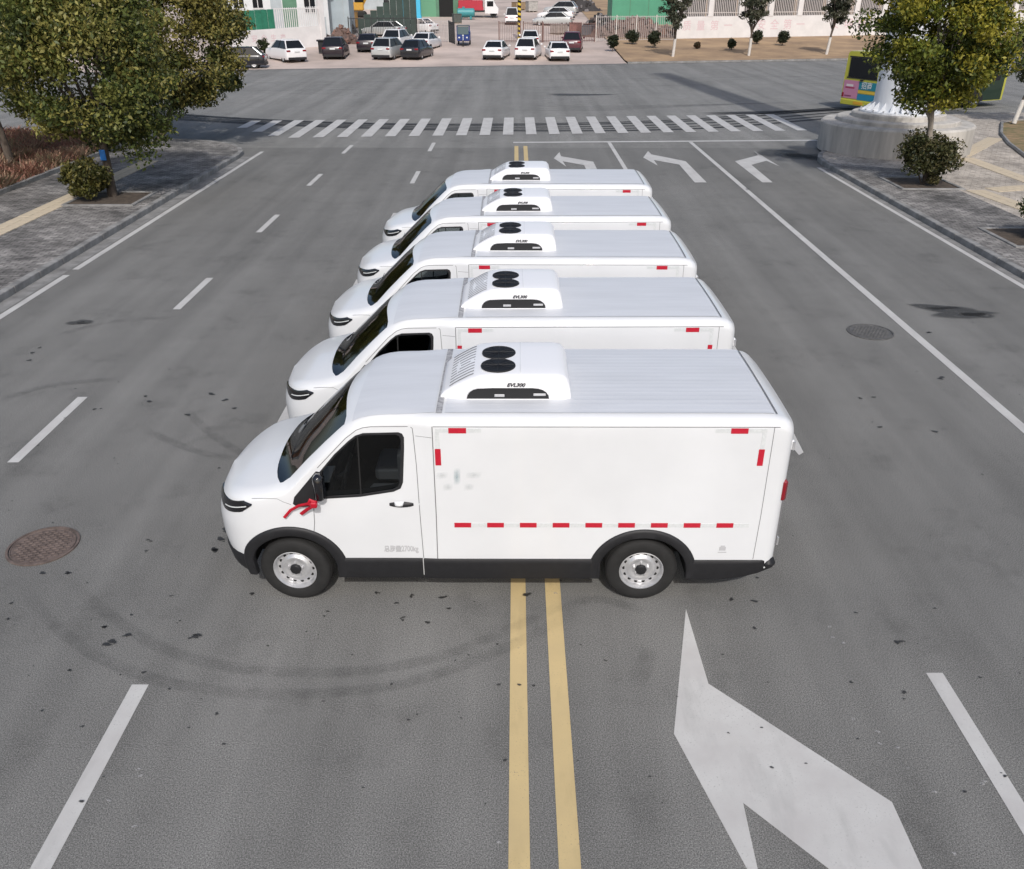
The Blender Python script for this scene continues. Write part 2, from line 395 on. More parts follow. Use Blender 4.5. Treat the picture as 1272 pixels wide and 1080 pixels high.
mark('turn_arrow', [(1.354, 31.19), (1.609, 32.5), (1.628, 31.6), (2.70, 30.5), (2.74, 25.9), (2.36, 25.9), (2.34, 29.85), (1.638, 30.6), (1.709, 29.6)])
mark('turn_arrow', [(4.554, 31.35), (4.918, 32.73), (4.938, 32.0), (5.935, 30.6), (5.93, 26.89), (5.56, 26.89), (5.60, 29.95), (4.858, 30.86), (4.837, 29.77)])
mark('turn_arrow', [(7.66, 30.6), (8.767, 31.8), (8.869, 32.73), (8.95, 29.6), (8.786, 30.70), (8.06, 29.9), (7.98, 26.9), (7.66, 26.9)])
mark('turn_arrow', [(3.40, 11.3), (3.62, 9.45), (3.70, 9.52), (3.74, 10.2), (3.55, 11.4)])
mark('lane_dash', rect(3.52, 3.66, 12.9, 14.0))

# marks left by tyres, damp patches, oil spots and some painted shadow: thin films on the road
def ribbon(name, pts, w, m, z=.0075, fade=True, parent=None):
    pts = [Vector((*p, 0)) for p in pts]
    # resample with Catmull-Rom
    q = []
    for i in range(len(pts) - 1):
        p0, p1, p2, p3 = pts[max(i - 1, 0)], pts[i], pts[i + 1], pts[min(i + 2, len(pts) - 1)]
        for k in range(8):
            t = k / 8; q.append(.5 * ((2 * p1) + (p2 - p0) * t + (2 * p0 - 5 * p1 + 4 * p2 - p3) * t * t + (3 * p1 - p0 - 3 * p2 + p3) * t ** 3))
    q.append(pts[-1]); rows = []; fd = []
    for i, p in enumerate(q):
        d = (q[min(i + 1, len(q) - 1)] - q[max(i - 1, 0)]).normalized(); nn = Vector((-d.y, d.x, 0))
        e = min(1, min(i, len(q) - 1 - i) / (len(q) * .2)) if fade else 1
        rows.append([(p + nn * w * s + Vector((0, 0, z))) for s in (-.5, -.28, .28, .5)]); fd += [0, e, e, 0]
    me = MB().grid(rows).mesh(name, m)
    at = me.attributes.new('fade', 'FLOAT_COLOR', 'POINT'); at.data.foreach_set('color', np.repeat(np.array(fd, 'f'), 4))
    return link(name, me, parent or road)
G = lambda px, py: None
def gpt(px, py):
    a = (px - 640.7) / FPX; b = (py - 540) / FPX; C = math.cos(PITCH); S = math.sin(PITCH); t = CAM_H / (S + b * C); return (a * t, (C - b * S) * t)
for pts, w in (([(20, 715), (70, 780), (150, 830), (260, 858), (400, 862), (520, 845), (640, 800), (760, 735)], .15),
               ([(60, 700), (130, 760), (200, 805), (290, 830), (420, 836), (540, 818), (650, 775), (750, 725)], .15),
               ([(225, 505), (270, 545), (330, 580)], .16), ([(170, 530), (240, 560), (300, 572)], .16),
               ([(790, 850), (800, 830), (808, 805)], .2),
               ([(60, 420), (140, 400), (220, 395)], .2),
               ([(690, 760), (740, 745), (800, 760)], .14), ([(0, 500), (60, 480), (160, 470)], .2)):
    ribbon('tyre_shade_mark', [gpt(*p) for p in pts], w, 'skid')
for k, off in enumerate((0, .5, 1.05, 1.7, 2.1)):
    ribbon('tyre_shade_mark', [(-24, 45.5 + off), (-16, 41.6 + off * .8), (-8, 39.0 + off * .7), (0, 37.9 + off), (8, 38.6 + off * 1.4), (16, 42.5 + off * 1.6), (26, 46.5 + off * 1.6)], (.42, .28, .34, .4, .3)[k], 'arcs', .0085, True, cross)
for k in range(4):
    ribbon('tyre_shade_mark', [(-1 + k, 45.2 + k * .9), (3, 44.8 + k * .6), (8, 46.2 + k * .3), (14 + k, 48.5)], .5, 'skid', .0075, True, cross)
ribbon('tyre_shade_mark', [(9, 43.6), (13, 44.2), (18, 45.8), (26, 48)], 1.2, 'arcs', .0085, True, cross)  # wide band paints the shadow beyond the crosswalk together with tyre rubber
ribbon('tyre_shade_mark', [(-40, 57), (-10, 60), (20, 64), (40, 68)], .5, 'skid', .0075, True, cross)
ribbon('tyre_shade_mark', [(-40, 52), (-10, 55), (20, 59), (40, 64)], .35, 'skid', .0075, True, cross)
def blob(c, rx, ry, seed, rz=0., n=20):
    rd = random.Random(seed); ph = [rd.uniform(0, 6.28) for _ in range(4)]; out = []
    for i in range(n):
        a = 2 * math.pi * i / n; r = 1 + .22 * math.sin(2 * a + ph[0]) + .16 * math.sin(3 * a + ph[1]) + .1 * math.sin(5 * a + ph[2])
        x, y = rx * r * math.cos(a), ry * r * math.sin(a); out.append((c[0] + x * math.cos(rz) - y * math.sin(rz), c[1] + x * math.sin(rz) + y * math.cos(rz)))
    return out
def film(name, blobs, m, z, soft=.6):
    b = MB(); fd = []
    for c, poly in blobs:
        n = len(poly); inner = [(c[0] + (p[0] - c[0]) * soft, c[1] + (p[1] - c[1]) * soft) for p in poly]
        b.add([(*c, z)] + [(*p, z) for p in inner] + [(*p, z) for p in poly],
              [(0, 1 + i, 1 + (i + 1) % n) for i in range(n)] + [(1 + i, 1 + n + i, 1 + n + (i + 1) % n, 1 + (i + 1) % n) for i in range(n)])
        fd += [1] * (n + 1) + [0] * n
    me = b.mesh(name, m); at = me.attributes.new('fade', 'FLOAT_COLOR', 'POINT'); at.data.foreach_set('color', np.repeat(np.array(fd, 'f'), 4))
    return tag(link(name, me, road), kind='stuff')
rd = random.Random(3); bl = []
for px, py, r in [(132, 803, .05), (160, 791, .045), (128, 781, .035), (140, 797, .05), (243, 790, .05), (236, 794, .03), (50, 712, .045), (86, 712, .035), (110, 724, .02), (187, 673, .025), (184, 687, .025),
                  (275, 669, .06), (268, 684, .05), (280, 660, .06), (212, 742, .025), (315, 738, .03), (85, 835, .025), (177, 838, .025), (15, 749, .03), (8, 771, .02), (550, 741, .05), (512, 741, .03), (492, 752, .03), (500, 770, .03), (533, 773, .03), (470, 738, .025), (560, 755, .03), (657, 740, .06),
                  (265, 490, .07), (280, 497, .06), (292, 508, .05), (235, 517, .05), (183, 500, .05), (178, 492, .04), (210, 461, .03), (272, 582, .03), (128, 510, .03), (120, 508, .04), (103, 402, .09), (40, 437, .06), (37, 448, .05), (47, 434, .05),
                  (1068, 494, .05), (1083, 494, .04), (1094, 532, .04), (1160, 538, .05), (1117, 797, .035), (907, 747, .035), (935, 782, .03), (940, 748, .04), (1123, 862, .03), (1272, 820, .03), (1167, 470, .06), (1153, 413, .06), (895, 220, .08), (930, 236, .08)]:
    for _ in range(rd.choice((1, 1, 2))):
        c = gpt(px + rd.uniform(-3, 3), py + rd.uniform(-2, 2)); bl.append((c, blob(c, .75 * r * rd.uniform(.8, 1.4), .75 * r * rd.uniform(.6, 1.0), rd.random(), rd.uniform(-.6, .6))))
for _ in range(150):
    c = gpt(rd.uniform(0, 1272), rd.uniform(400, 1000)); r = rd.uniform(.006, .018); bl.append((c, blob(c, r * 1.3, r, rd.random(), 0, 8)))
film('oil_spots', bl, 'oil', .0095, .6)
bl = []
for px, py, rx, ry in [(1192, 389, .75, .30), (1160, 382, .45, .18), (1215, 392, .3, .16), (100, 401, .22, .16), (760, 610, .1, .1), (975, 192, 1.0, 1.2), (1005, 195, .8, .8), (720, 118, 2.6, .5)]:  # the large pair near the right corner paints cast shadow onto the asphalt
    c = gpt(px, py); bl.append((c, blob(c, rx, ry, px)))
film('damp_and_shade_patches', bl, 'wet_and_shade', .0105, .7)
bl = []
for px, py in [(136, 996), (172, 957), (175, 965), (168, 1028), (1030, 780), (1034, 793), (1048, 800), (1090, 910), (1093, 925), (1127, 955), (1220, 975), (1185, 1062), (620, 1048), (690, 738), (200, 374), (197, 281), (1222, 972), (1060, 895), (1160, 985), (1115, 930)]:
    c = gpt(px, py); bl.append((c, blob(c, .022, .014, px + py)))
film('paint_flecks', bl, 'whitefleck', .0115, .7)

def manhole(name, label, c, r, m, loc_rot):
    t = thing(name, label, 'manhole cover', (c[0], c[1], 0), loc_rot)
    MB().lathe([(r, .002), (r, .014), (r * .93, .016), (r * .925, .006)], 40).build('frame', m, t, 40)
    MB().lathe([(0.001, .008), (r * .90, .008), (r * .90, .012), (r * .87, .013), (r * .86, .008)], 40).build('cover', m, t, 40)
    b = MB(); n = int(r / .032)
    for i in range(-n, n + 1):
        for j in range(-n, n + 1):
            x, y = i * .064 + (j % 2) * .032, j * .032 * 1.4
            if math.hypot(x, y) < r * .80: b.cbox(x - .022, x + .022, y - .016, y + .016, .006, .0145, .004)
    tag(b.build('tread_lugs', m, t), kind='stuff')
    MB().lathe([(.03, .008), (.03, .016), (.001, .016)], 12).build('lift_boss', m, t)
    return t
manhole('manhole_cover', 'round rusty manhole cover with raised lugs left of ribboned van', (-5.05, 7.45), .36, 'iron', .3)
manhole('manhole_cover', 'round grey manhole cover in road right of the vans', (6.17, 13.86), .39, 'iron2', .1)

# ------------------------------------------------------------------ refrigerated van (front towards -x, near side -y)
NX, NA, HWD, RX, RR = -2.20, .71, .85, 2.46, .12
def pl_front(th): return NX - NA * math.sin(th) ** (2 / 3.1), HWD * math.cos(th) ** (2 / 2.5)
def half_w(x):
    if x < NX: return HWD * max(0., 1 - min(1, (NX - x) / NA) ** 3.1) ** (1 / 2.5)
    if x > RX - RR: return HWD - RR + math.sqrt(max(0, RR ** 2 - (x - RX + RR) ** 2))
    return HWD
TP = [(-2.95, 1.06), (-2.88, 1.10), (-2.80, 1.145), (-2.65, 1.205), (-2.4, 1.262), (-2.26, 1.29), (-2.20, 1.33), (-2.04, 1.50), (-1.79, 1.735), (-1.62, 1.885), (-1.52, 1.932), (-1.40, 1.96), (-1.2, 1.98), (-.7, 1.99), (2.2, 1.99), (2.3, 1.982), (2.38, 1.955), (2.43, 1.915), (2.46, 1.87)]
def interp(tab, x):
    if x <= tab[0][0]: return tab[0][1]
    for (a, b), (c, d) in zip(tab, tab[1:]):
        if x <= c: return b + (d - b) * (x - a) / (c - a)
    return tab[-1][1]
def T(x): return (interp(TP, x - .03) + interp(TP, x) + interp(TP, x + .03)) / 3
def side_y(x, z, w=None):
    w = half_w(x) if w is None else w
    k = ss(-.7, -.95, x)
    return w - k * .07 * max(0, z - 1.08) - .03 * max(0, .5 - z) * 2 * .5 - .012 * ss(.9, .5, z) * k
def fillet(x):
    hood = ss(-1.45, -2.2, x)
    return .11 + .05 * hood, .10 - .02 * hood, .012 + .016 * hood            # horizontal, vertical, crown
def lean(x, z):
    f = max(0, (NX - x) / NA)
    return f * (.10 * max(0, (z - .80) / .3) ** 1.6 + .10 * max(0, (.62 - z) / .4) ** 1.4)
def top_z(x, y):
    bow = .13 * (abs(y) / .72) ** 2 * ss(-2.75, -2.3, x) * ss(-1.1, -1.5, x)
    return T(x - bow)
def sec(x, w, n1=14, n2=8, n3=8):
    ry, rz, cr = fillet(x); ry = min(ry, w * .7)
    out = []
    yt = side_y(x, T(x) - rz, w)
    def ztop(y):
        yr = max(1e-3, yt - ry); return top_z(x, y) - cr * min(1, (y / max(yr, .05))) ** 2
    ze = ztop(yt - ry * .3) - rz
    for i in range(n1 + 1):
        zb = .30 + .10 * ss(1.9, 2.44, x) ** 1.5 + .05 * ss(-2.3, -2.8, x); z = zb + (ze - zb) * i / n1; out.append((side_y(x, z, w), z))
    for i in range(1, n2 + 1):
        a = math.pi / 2 * i / n2; y = side_y(x, ze, w) - ry * (1 - math.cos(a)); z0 = ztop(y); out.append((y, ze + (z0 - ze) * math.sin(a)))
    yr = out[-1][0]
    for i in range(1, n3 + 1): y = yr * (1 - i / n3); out.append((y, ztop(y)))
    return out
def top_surf(x, y):
    """height of the upper body surface at plan position x,y"""
    s_ = sec(x, max(half_w(x), .03)); ay = abs(y)
    for (a, b), (c, d) in zip(s_[14:], s_[15:]):
        if c <= ay <= a: return b + (d - b) * (a - ay) / max(1e-6, a - c)
    return s_[-1][1]

def make_van_body():
    xs = [pl_front(R(a)) for a in (88.5, 86, 82, 77, 71, 64, 56, 48, 40, 32, 24, 17, 11, 6, 2.5)]
    st = [(x, max(w, .03)) for x, w in xs] + [(x, HWD) for x in (-2.2, -2.13, -2.06, -1.98, -1.9, -1.8, -1.7, -1.6, -1.53, -1.47, -1.41, -1.35, -1.28, -1.2, -1.1, -1.0, -.9, -.8, -.72, -.6, -.3, 0, .3, .6, .9, 1.2, 1.5, 1.8, 2.0, 2.15, 2.25)] + [(x, half_w(x)) for x in (2.345, 2.37, 2.40, 2.425, 2.445, 2.455, 2.4599)]
    rows = []
    for x, w in st:
        h = sec(x, w); ring = [(x + lean(x, z), -y, z) for y, z in h] + [(x + lean(x, z), y, z) for y, z in h[:-1][::-1]]
        rows.append(ring)
    b = MB(); b.grid(rows, True); n = len(rows[0]); o = 0
    b.f.append(tuple(range(n))); b.f.append(tuple((len(rows) - 1) * n + i for i in range(n))); b.mi += [0, 0]
    me = b.mesh('body', ['van', 'well', 'black'], 35)
    return me
def boolean(me, cutters):
    o = bpy.data.objects.new('tmp', me); COL.objects.link(o); tmp = [o]
    for c in cutters:
        q = bpy.data.objects.new('cut', c); COL.objects.link(q); tmp.append(q)
        md = o.modifiers.new('b', 'BOOLEAN'); md.operation = 'DIFFERENCE'; md.object = q; md.solver = 'EXACT'; md.material_mode = 'TRANSFER'
    dg = bpy.context.evaluated_depsgraph_get(); r = bpy.data.meshes.new_from_object(o.evaluated_get(dg))
    for q in tmp: bpy.data.objects.remove(q)
    return r
SIDE_GLASS = [(-1.80, 1.175), (-1.735, 1.44), (-1.60, 1.60), (-1.47, 1.725), (-1.41, 1.772), (-1.345, 1.795), (-1.05, 1.803), (-1.02, 1.79), (-1.005, 1.755), (-1.01, 1.65), (-1.035, 1.34), (-1.06, 1.28), (-1.12, 1.25), (-1.41, 1.20)]
AXF, AXR, TR = -2.10, 1.20, .345
def side_prism(poly, y0, y1, mats):
    n = len(poly); b = MB()
    b.add([(x, y0, z) for x, z in poly] + [(x, y1, z) for x, z in poly], [tuple(range(n)), tuple(range(n, 2 * n))[::-1]] + [(i, (i + 1) % n, n + (i + 1) % n, n + i) for i in range(n)])
    return b.mesh('cut', mats)
WS_HW = .725
def ws_edge(t, s):
    """windscreen: s across -1..1, t 0 bottom .. 1 top -> plan x, y"""
    y = s * (WS_HW - .02 * t) ; bow = .13 * (abs(y) / .72) ** 2
    xb = -2.28 + bow * .6; xt = -1.585 + bow * .9
    k = .06 * abs(s) ** 8
    return xb + (xt - xb) * (k + (1 - 2 * k) * t), y
def ws_grid(off, n=14, m=10):
    rows = []
    for i in range(m + 1):
        r_ = []
        for j in range(n + 1):
            x, y = ws_edge(i / m, -1 + 2 * j / n); r_.append((x - off * .6, y, top_surf(x, y) + off * .8))
        rows.append(r_)
    return rows
def make_van():
    root = thing('refrigerated_van', 'white refrigerated van', 'van', group='white refrigerated vans parked side by side')
    body = make_van_body()
    cut = []
    for ax in (AXF, AXR):
        for s in (-1, 1):
            c = MB().lathe([(.001, 0), (.425, 0), (.425, .55), (.001, .55)], 40, (ax, s * .45 if s > 0 else -1.0, .36), 'y').mesh('cut', ['well'])
            cut.append(c)
    cut.append(side_prism([(-2.02, .95), (-2.02, 1.16), (-1.46, 1.70), (-1.38, 1.85), (-.96, 1.87), (-.96, .62), (-1.6, .62)], -.735, .735, ['well']))
    cut.append(side_prism(SIDE_GLASS, -1.1, -.6, ['black'])); cut.append(side_prism(SIDE_GLASS, .6, 1.1, ['black']))
    top = ws_grid(.08); bot = ws_grid(-.34); b = MB(); n = len(top[0]); m = len(top)
    b.grid(top); b.grid(bot)
    o = n * m
    per = [j for j in range(n)] + [i * n + n - 1 for i in range(1, m)] + [(m - 1) * n + j for j in range(n - 2, -1, -1)] + [i * n for i in range(m - 2, 0, -1)]
    for a, c in zip(per, per[1:] + per[:1]): b.f.append((a, c, c + o, a + o)); b.mi.append(0)
    cut.append(b.mesh('cut', ['black']))
    me = boolean(body, cut)
    me.polygons.foreach_set('use_smooth', [True] * len(me.polygons)); me.set_sharp_from_angle(angle=R(32))
    link('body', me, root)

    def spt(x, z, off, s=-1):
        w = half_w(x); e = .004; dw = (half_w(x + e) - half_w(x - e)) / (2 * e); dw = max(-3, min(3, dw)); L = math.hypot(1, dw)
        return (x - dw / L * off + lean(x, z), s * (side_y(x, z) + off / L), z)
    def npt(th, z, off, s=-1):
        x, w = pl_front(th); x2, w2 = pl_front(min(th + .02, R(89.5))); x1_, w1_ = pl_front(max(th - .02, 0.0001))
        tx, ty = x2 - x1_, w2 - w1_; L = math.hypot(tx, ty); nx_, ny_ = ty / L, -tx / L
        if nx_ > 0 and ny_ < 0: nx_, ny_ = -nx_, -ny_
        return (x + lean(x, z) + nx_ * off, s * (side_y(x, z, w) + ny_ * off), z)
    def shell(name, outer, inner, m, smooth=40, parent=root):
        """closed band between an outer and an inner grid"""
        b = MB(); n = len(outer[0]); q = len(outer); b.grid(outer); b.grid(inner); o = n * q
        per = [j for j in range(n)] + [i * n + n - 1 for i in range(1, q)] + [(q - 1) * n + j for j in range(n - 2, -1, -1)] + [i * n for i in range(q - 2, 0, -1)]
        for a, c in zip(per, per[1:] + per[:1]): b.f.append((a, c, c + o, a + o)); b.mi.append(0)
        return b.build(name, m, parent, smooth)
    # glazing
    MB().grid(ws_grid(-.006)).build('windscreen', 'wglass', root, 60)
    fr_o = []; 
    for s in (-1, 1):
        b = MB(); pts = [spt(x, z, -.012, s) for x, z in SIDE_GLASS]; cx = (-1.4, 1.5)
        b.add(pts, [tuple(range(len(pts)))]); b.build('side_window', 'glass', root)
        # rubber surround standing a few mm proud
        n = len(SIDE_GLASS); rim = []
        for k, sc in ((0, .985), (1, 1.06)):
            rim.append([spt(cx[0] + (x - cx[0]) * sc, cx[1] + (z - cx[1]) * sc, .004, s) for x, z in SIDE_GLASS])
        MB().grid(rim, True).build('window_seal', 'black', root)
        # window post
        MB().add([spt(-1.41, 1.205, -.004, s), spt(-1.396, 1.205, -.004, s), spt(-1.386, 1.78, -.004, s), spt(-1.40, 1.78, -.004, s)], [(0, 1, 2, 3)]).build('window_post', 'well', root)
        sail = [(-2.03, 1.11), (-2.01, 1.18), (-1.79, 1.44), (-1.745, 1.43), (-1.80, 1.17), (-1.82, 1.09), (-1.99, 1.075)]
        MB().add([spt(x, z, .006, s) for x, z in sail], [tuple(range(len(sail)))]).build('mirror_sail', 'black', root)
        # mirror: arm and shell
        mr = MB(); mr.cbox(-1.80, -1.71, -.105 if s < 0 else 0, 0 if s < 0 else .105, 0, .27, .028)
        o = mr.build('mirror', 'gloss_black', root, 50); o.location = (0, s * .87, 1.19)
        MB().tube([(-1.76, -s * .07, .05), (-1.76, s * .02, .06)], .03, 8).build('arm', 'black', o)
        MB().add([(-1.709, s * -.01 - (.09 if s < 0 else -.01), .03), (-1.709, s * -.01 - (.015 if s < 0 else -.085), .03), (-1.709, s * -.01 - (.015 if s < 0 else -.085), .24), (-1.709, s * -.01 - (.09 if s < 0 else -.01), .24)], [(0, 1, 2, 3)]).build('mirror_glass', 'carglass', o)
        # door handle: black cup, silver-white pull
        h = MB(); pr = []
        for i in range(13):
            a = i / 12; x = -1.15 + .22 * a; hz = .030 * math.sin(math.pi * min(1, max(0, .08 + .84 * a))) ** .6; pr.append([spt(x, 1.105 + q * hz, .006 + .02 * (1 - q * q) * math.sin(math.pi * a) ** .5 if 0 < a < 1 else .004, s) for q in (-1, -.6, 0, .6, 1)])
        ho = h.grid(pr).build('door_handle', 'black', root, 60)
        p2 = []
        for i in range(9):
            a = i / 8; x = -1.105 + .09 * a; hh = math.sin(math.pi * a) ** .5; p2.append([spt(x, 1.115 + q * .024, .008 + .035 * hh * (1 - q * q) ** .5, s) for q in (-1, -.7, 0, .7, 1)])
        MB().grid(p2).build('pull', 'van', ho, 60)
        # door seam
        def seam(pl, w=.006, off=.0022, name='door_seam', mt='seam'):
            b_ = MB()
            for (xa, za), (xb, zb) in zip(pl, pl[1:]):
                L = math.hypot(xb - xa, zb - za); nx_, nz_ = -(zb - za) / L * w / 2, (xb - xa) / L * w / 2; k = max(1, int(L / .15)); rows_ = []
                for i in range(k + 1):
                    t = i / k; x, z = xa + (xb - xa) * t, za + (zb - za) * t
                    rows_.append([spt(x + nx_, z + nz_, off, s), spt(x - nx_, z - nz_, off, s)])
                b_.grid(rows_)
            return b_.build(name, mt, root)
        seam([(-1.885, .72), (-1.855, .90), (-1.845, 1.06)]); seam([(-1.775, 1.47), (-1.60, 1.655), (-1.50, 1.76), (-1.40, 1.838), (-1.34, 1.862), (-1.27, 1.872), (-.93, 1.875), (-.905, 1.86), (-.90, 1.80), (-.885, 1.50), (-.868, .505)])
        seam([(-.735, .5), (-.728, 1.0), (-.726, 1.90)], .008)
        seam([(-.88, 1.79), (-.735, 1.79)], .004); seam([(-.72, 1.90), (.53, 1.90), (2.30, 1.90)], .006); seam([(2.24, .5), (2.25, 1.0), (2.25, 1.90)], .005)
        seam([(-2.05, 1.10), (-2.12, 1.13), (-2.17, 1.16), (-2.30, 1.165), (-2.45, 1.155)], .004)
        # black sill, arches, bumper corners
        def band(x0, x1, z0, z1, off, name, parent=root):
            k = max(2, int((x1 - x0) / .12)); O, I = [], []
            for i in range(k + 1):
                x = x0 + (x1 - x0) * i / k; za = z0(x) if callable(z0) else z0
                O.append([spt(x, za + (z1 - za) * q, off * e, s) for q, e in ((0, .75), (.12, 1), (.80, 1), (.94, .9), (1, .5))]); I.append([spt(x, za + (z1 - za) * q, -.02, s) for q in (0, .12, .8, .94, 1)])
            return shell(name, O, I, 'black', 40, parent)
        band(-1.69, -.878, .275, .50, .020, 'sill'); band(-.868, .80, .275, .50, .020, 'sill'); band(1.62, 2.44, lambda x: .27 + .10 * ss(1.9, 2.44, x) ** 1.5, .49, .020, 'rear_skirt')
        for ax, cz, r0, r1 in ((AXF, .36, .40, .50), (AXR, .345, .40, .49)):
            O, I = [], []
            a0 = (-9 if ax < 0 else -8, 190 if ax < 0 else 188)
            for i in range(37):
                a = R(a0[0] + (a0[1] - a0[0]) * i / 36); ro = []; ri = []
                for q, e in ((0, .016), (.08, .024), (.7, .022), (.92, .016), (1, .004)):
                    r_ = r0 + (r1 - r0) * q; x, z = ax + r_ * math.cos(a) * (1.03 if ax < 0 else 1.05), cz + r_ * math.sin(a); ro.append(spt(x, z, e, s)); ri.append(spt(x, z, -.03, s))
                O.append(ro); I.append(ri)
            shell('wheel_arch', O, I, 'black', 50)
        # slim headlamp wrapping the corner
        O, I = [], []
        for i in range(25):
            t = i / 24; th = R(11 + 62 * t); zc = 1.09 - .085 * math.sin(math.pi / 2 * min(1, t * 1.8)); hh = .060 * min(1, (t / .15 + .12)) * (1 - .80 * ss(.45, 1, t)); O.append([npt(th, zc + q * hh, .006 + .010 * (1 - q * q), s) for q in (-1, -.7, 0, .7, 1)]); I.append([npt(th, zc + q * hh, -.02, s) for q in (-1, -.7, 0, .7, 1)])
        hl = shell('headlamp', O, I, 'gloss_black', 50)
        O = [[npt(R(15 + 26 * i / 10), 1.09 - .085 * math.sin(math.pi / 2 * min(1, (4 + 26 * i / 10) / 62 * 1.8)) + q * .006, .018, s) for q in (-1, 1)] for i in range(11)]
        MB().grid(O).build('light_strip', 'refl_white', hl)
    # front bumper, wraps from arch to arch
    O, I = [], []
    ths = [R(a) for a in (15, 18, 22, 30, 38, 46, 54, 62, 70, 77, 83, 88)]
    for s, seq in ((-1, ths), (1, ths[::-1])):
        for th in seq:
            O.append([npt(th, .31 + .19 * q, .018 * e, s) for q, e in ((0, .3), (.2, 1), (.85, 1), (1, .4))]); I.append([npt(th, .31 + .19 * q, -.03, s) for q in (0, .2, .85, 1)])
    shell('front_bumper', O, I, 'black')
    # rear: bumper, lamps, hinges, doors
    b = MB(); b.cbox(2.33, 2.468, -.864, .864, .372, .493, .045); b.build('rear_bumper', 'black', root, 40)
    for s in (-1, 1):
        MB().cbox(2.40, 2.466, s * .775 - .05, s * .775 + .05, 1.12, 1.34, .02).build('tail_light', 'tail', root)
        MB().cbox(2.445, 2.458, s * .745 - .05, s * .745 + .05, .62, 1.10, .004).build('lamp_trim', 'seam', root)
        for z in (.60, 1.62):
            h = MB().cbox(2.44, 2.480, s * .71 - .05, s * .71 + .05, z, z + .10, .010).build('hinge', 'van', root)
            MB().tube([(2.474, s * .765, z + .01), (2.474, s * .765, z + .09)], .011, 8).build('hinge_pin', 'steel', h)
    MB().box(2.448, 2.454, -.004, .004, .52, 1.85).build('rear_door_seam', 'seam', root)
    MB().tube([(2.475, .05, .62), (2.475, .05, 1.75)], .013, 8).build('lock_bar', 'steel', root)
    # roof panel with shallow ribs, rear cap seam, sealed joint behind the cab
    rows_ = []; n = 100
    for x in (-.62, -.3, 0, .3, .6, .9, 1.2, 1.5, 1.8, 2.0, 2.1, 2.15, 2.2, 2.24, 2.27):
        r_ = []
        for j in range(n + 1):
            y = -.742 + 1.484 * j / n; ph = (y / .083) % 1; rib = .0014 * (1 if ph < .10 or ph > .90 else 0); r_.append((x, y, top_surf(x, y) + .005 + rib))
        rows_.append(r_)
    MB().grid(rows_).build('roof_panel', 'roofal', root, 20)
    rows_ = [[(x, -.745 + 1.49 * j / 24, top_surf(x, -.745 + 1.49 * j / 24) + .006) for j in range(25)] for x in (-.70, -.645)]
    MB().grid(rows_).build('roof_joint', 'gutter', root)
    rows_ = [[(x, -.74 + 1.48 * j / 24, top_surf(x, -.74 + 1.48 * j / 24) + .006) for j in range(25)] for x in (2.282, 2.296)]
    MB().grid(rows_).build('roof_rear_seam', 'seam', root)
    rows_ = [[(x, -.735 + 1.47 * j / 24, top_surf(x, -.735 + 1.47 * j / 24) + .006) for j in range(25)] for x in (-1.44, -1.38, -1.30, -1.25, -1.2, -1.1, -1.0, -.9, -.8, -.71)]
    MB().grid(rows_).build('cab_roof_panel', 'roofal', root, 30)
    # refrigeration unit
    UY, UZ = -.05, 1.985
    up = [(-.68, .02), (-.64, .065), (-.54, .13), (-.42, .19), (-.33, .222), (-.2, .235), (.36, .235), (.43, .222), (.475, .18), (.495, .10), (.50, 0.)]
    rows_ = []
    for x, h in up:
        w = .44 - .05 * ss(-.45, -.68, x) - .03 * ss(.42, .5, x); r = min(.07, h * .7); r_ = []
        prof = [(w, -.02)] + [(w, max(0, h - r) * .5), (w - .004, max(0, h - r))] + [(w - r * (1 - math.cos(a)), h - r + r * math.sin(a)) for a in (R(22), R(45), R(68), R(90))] + [(w * .5, h + .004), (0, h + .006)]
        r_ = [(x, UY - y, UZ + z) for y, z in prof] + [(x, UY + y, UZ + z) for y, z in prof[:-1][::-1]]; rows_.append(r_)
    b = MB(); b.grid(rows_); n = len(rows_[0]); b.f.append(tuple(range(n))); b.f.append(tuple((len(rows_) - 1) * n + i for i in range(n))); b.mi += [0, 0]
    unit = b.build('refrigeration_unit', 'unit', root, 45)
    yn = UY - .44
    arch_ = [(-.44, .012)] + [(-.44 + .12 * (1 - math.cos(R(a))), .012 + .10 * math.sin(R(a))) for a in (20, 40, 60, 80)] + [(-.2, .116), (.15, .116)] + [(.30 - .12 * (1 - math.cos(R(a))), .012 + .10 * math.sin(R(a))) for a in (80, 60, 40, 20)] + [(.30, .012)]
    MB().add([(x, yn - .003, UZ + z + .004) for x, z in arch_], [tuple(range(len(arch_)))]).build('side_opening', 'mesh', unit)
    rimm = [[(x, yn - .002, UZ + z + .004) for x, z in arch_], [(x * 1.02 - .0, yn - .012, UZ + z * 1.06 + .004) for x, z in arch_]]
    MB().grid(rimm).build('opening_lip', 'unit', unit)
    MB().cbox(-.19, -.10, yn - .006, yn - .001, UZ + .035, UZ + .06, .002).build('bracket', 'steel', unit)
    MB().cbox(.16, .27, yn - .006, yn - .001, UZ + .045, UZ + .068, .002).build('pipe_clamp', 'steel', unit)
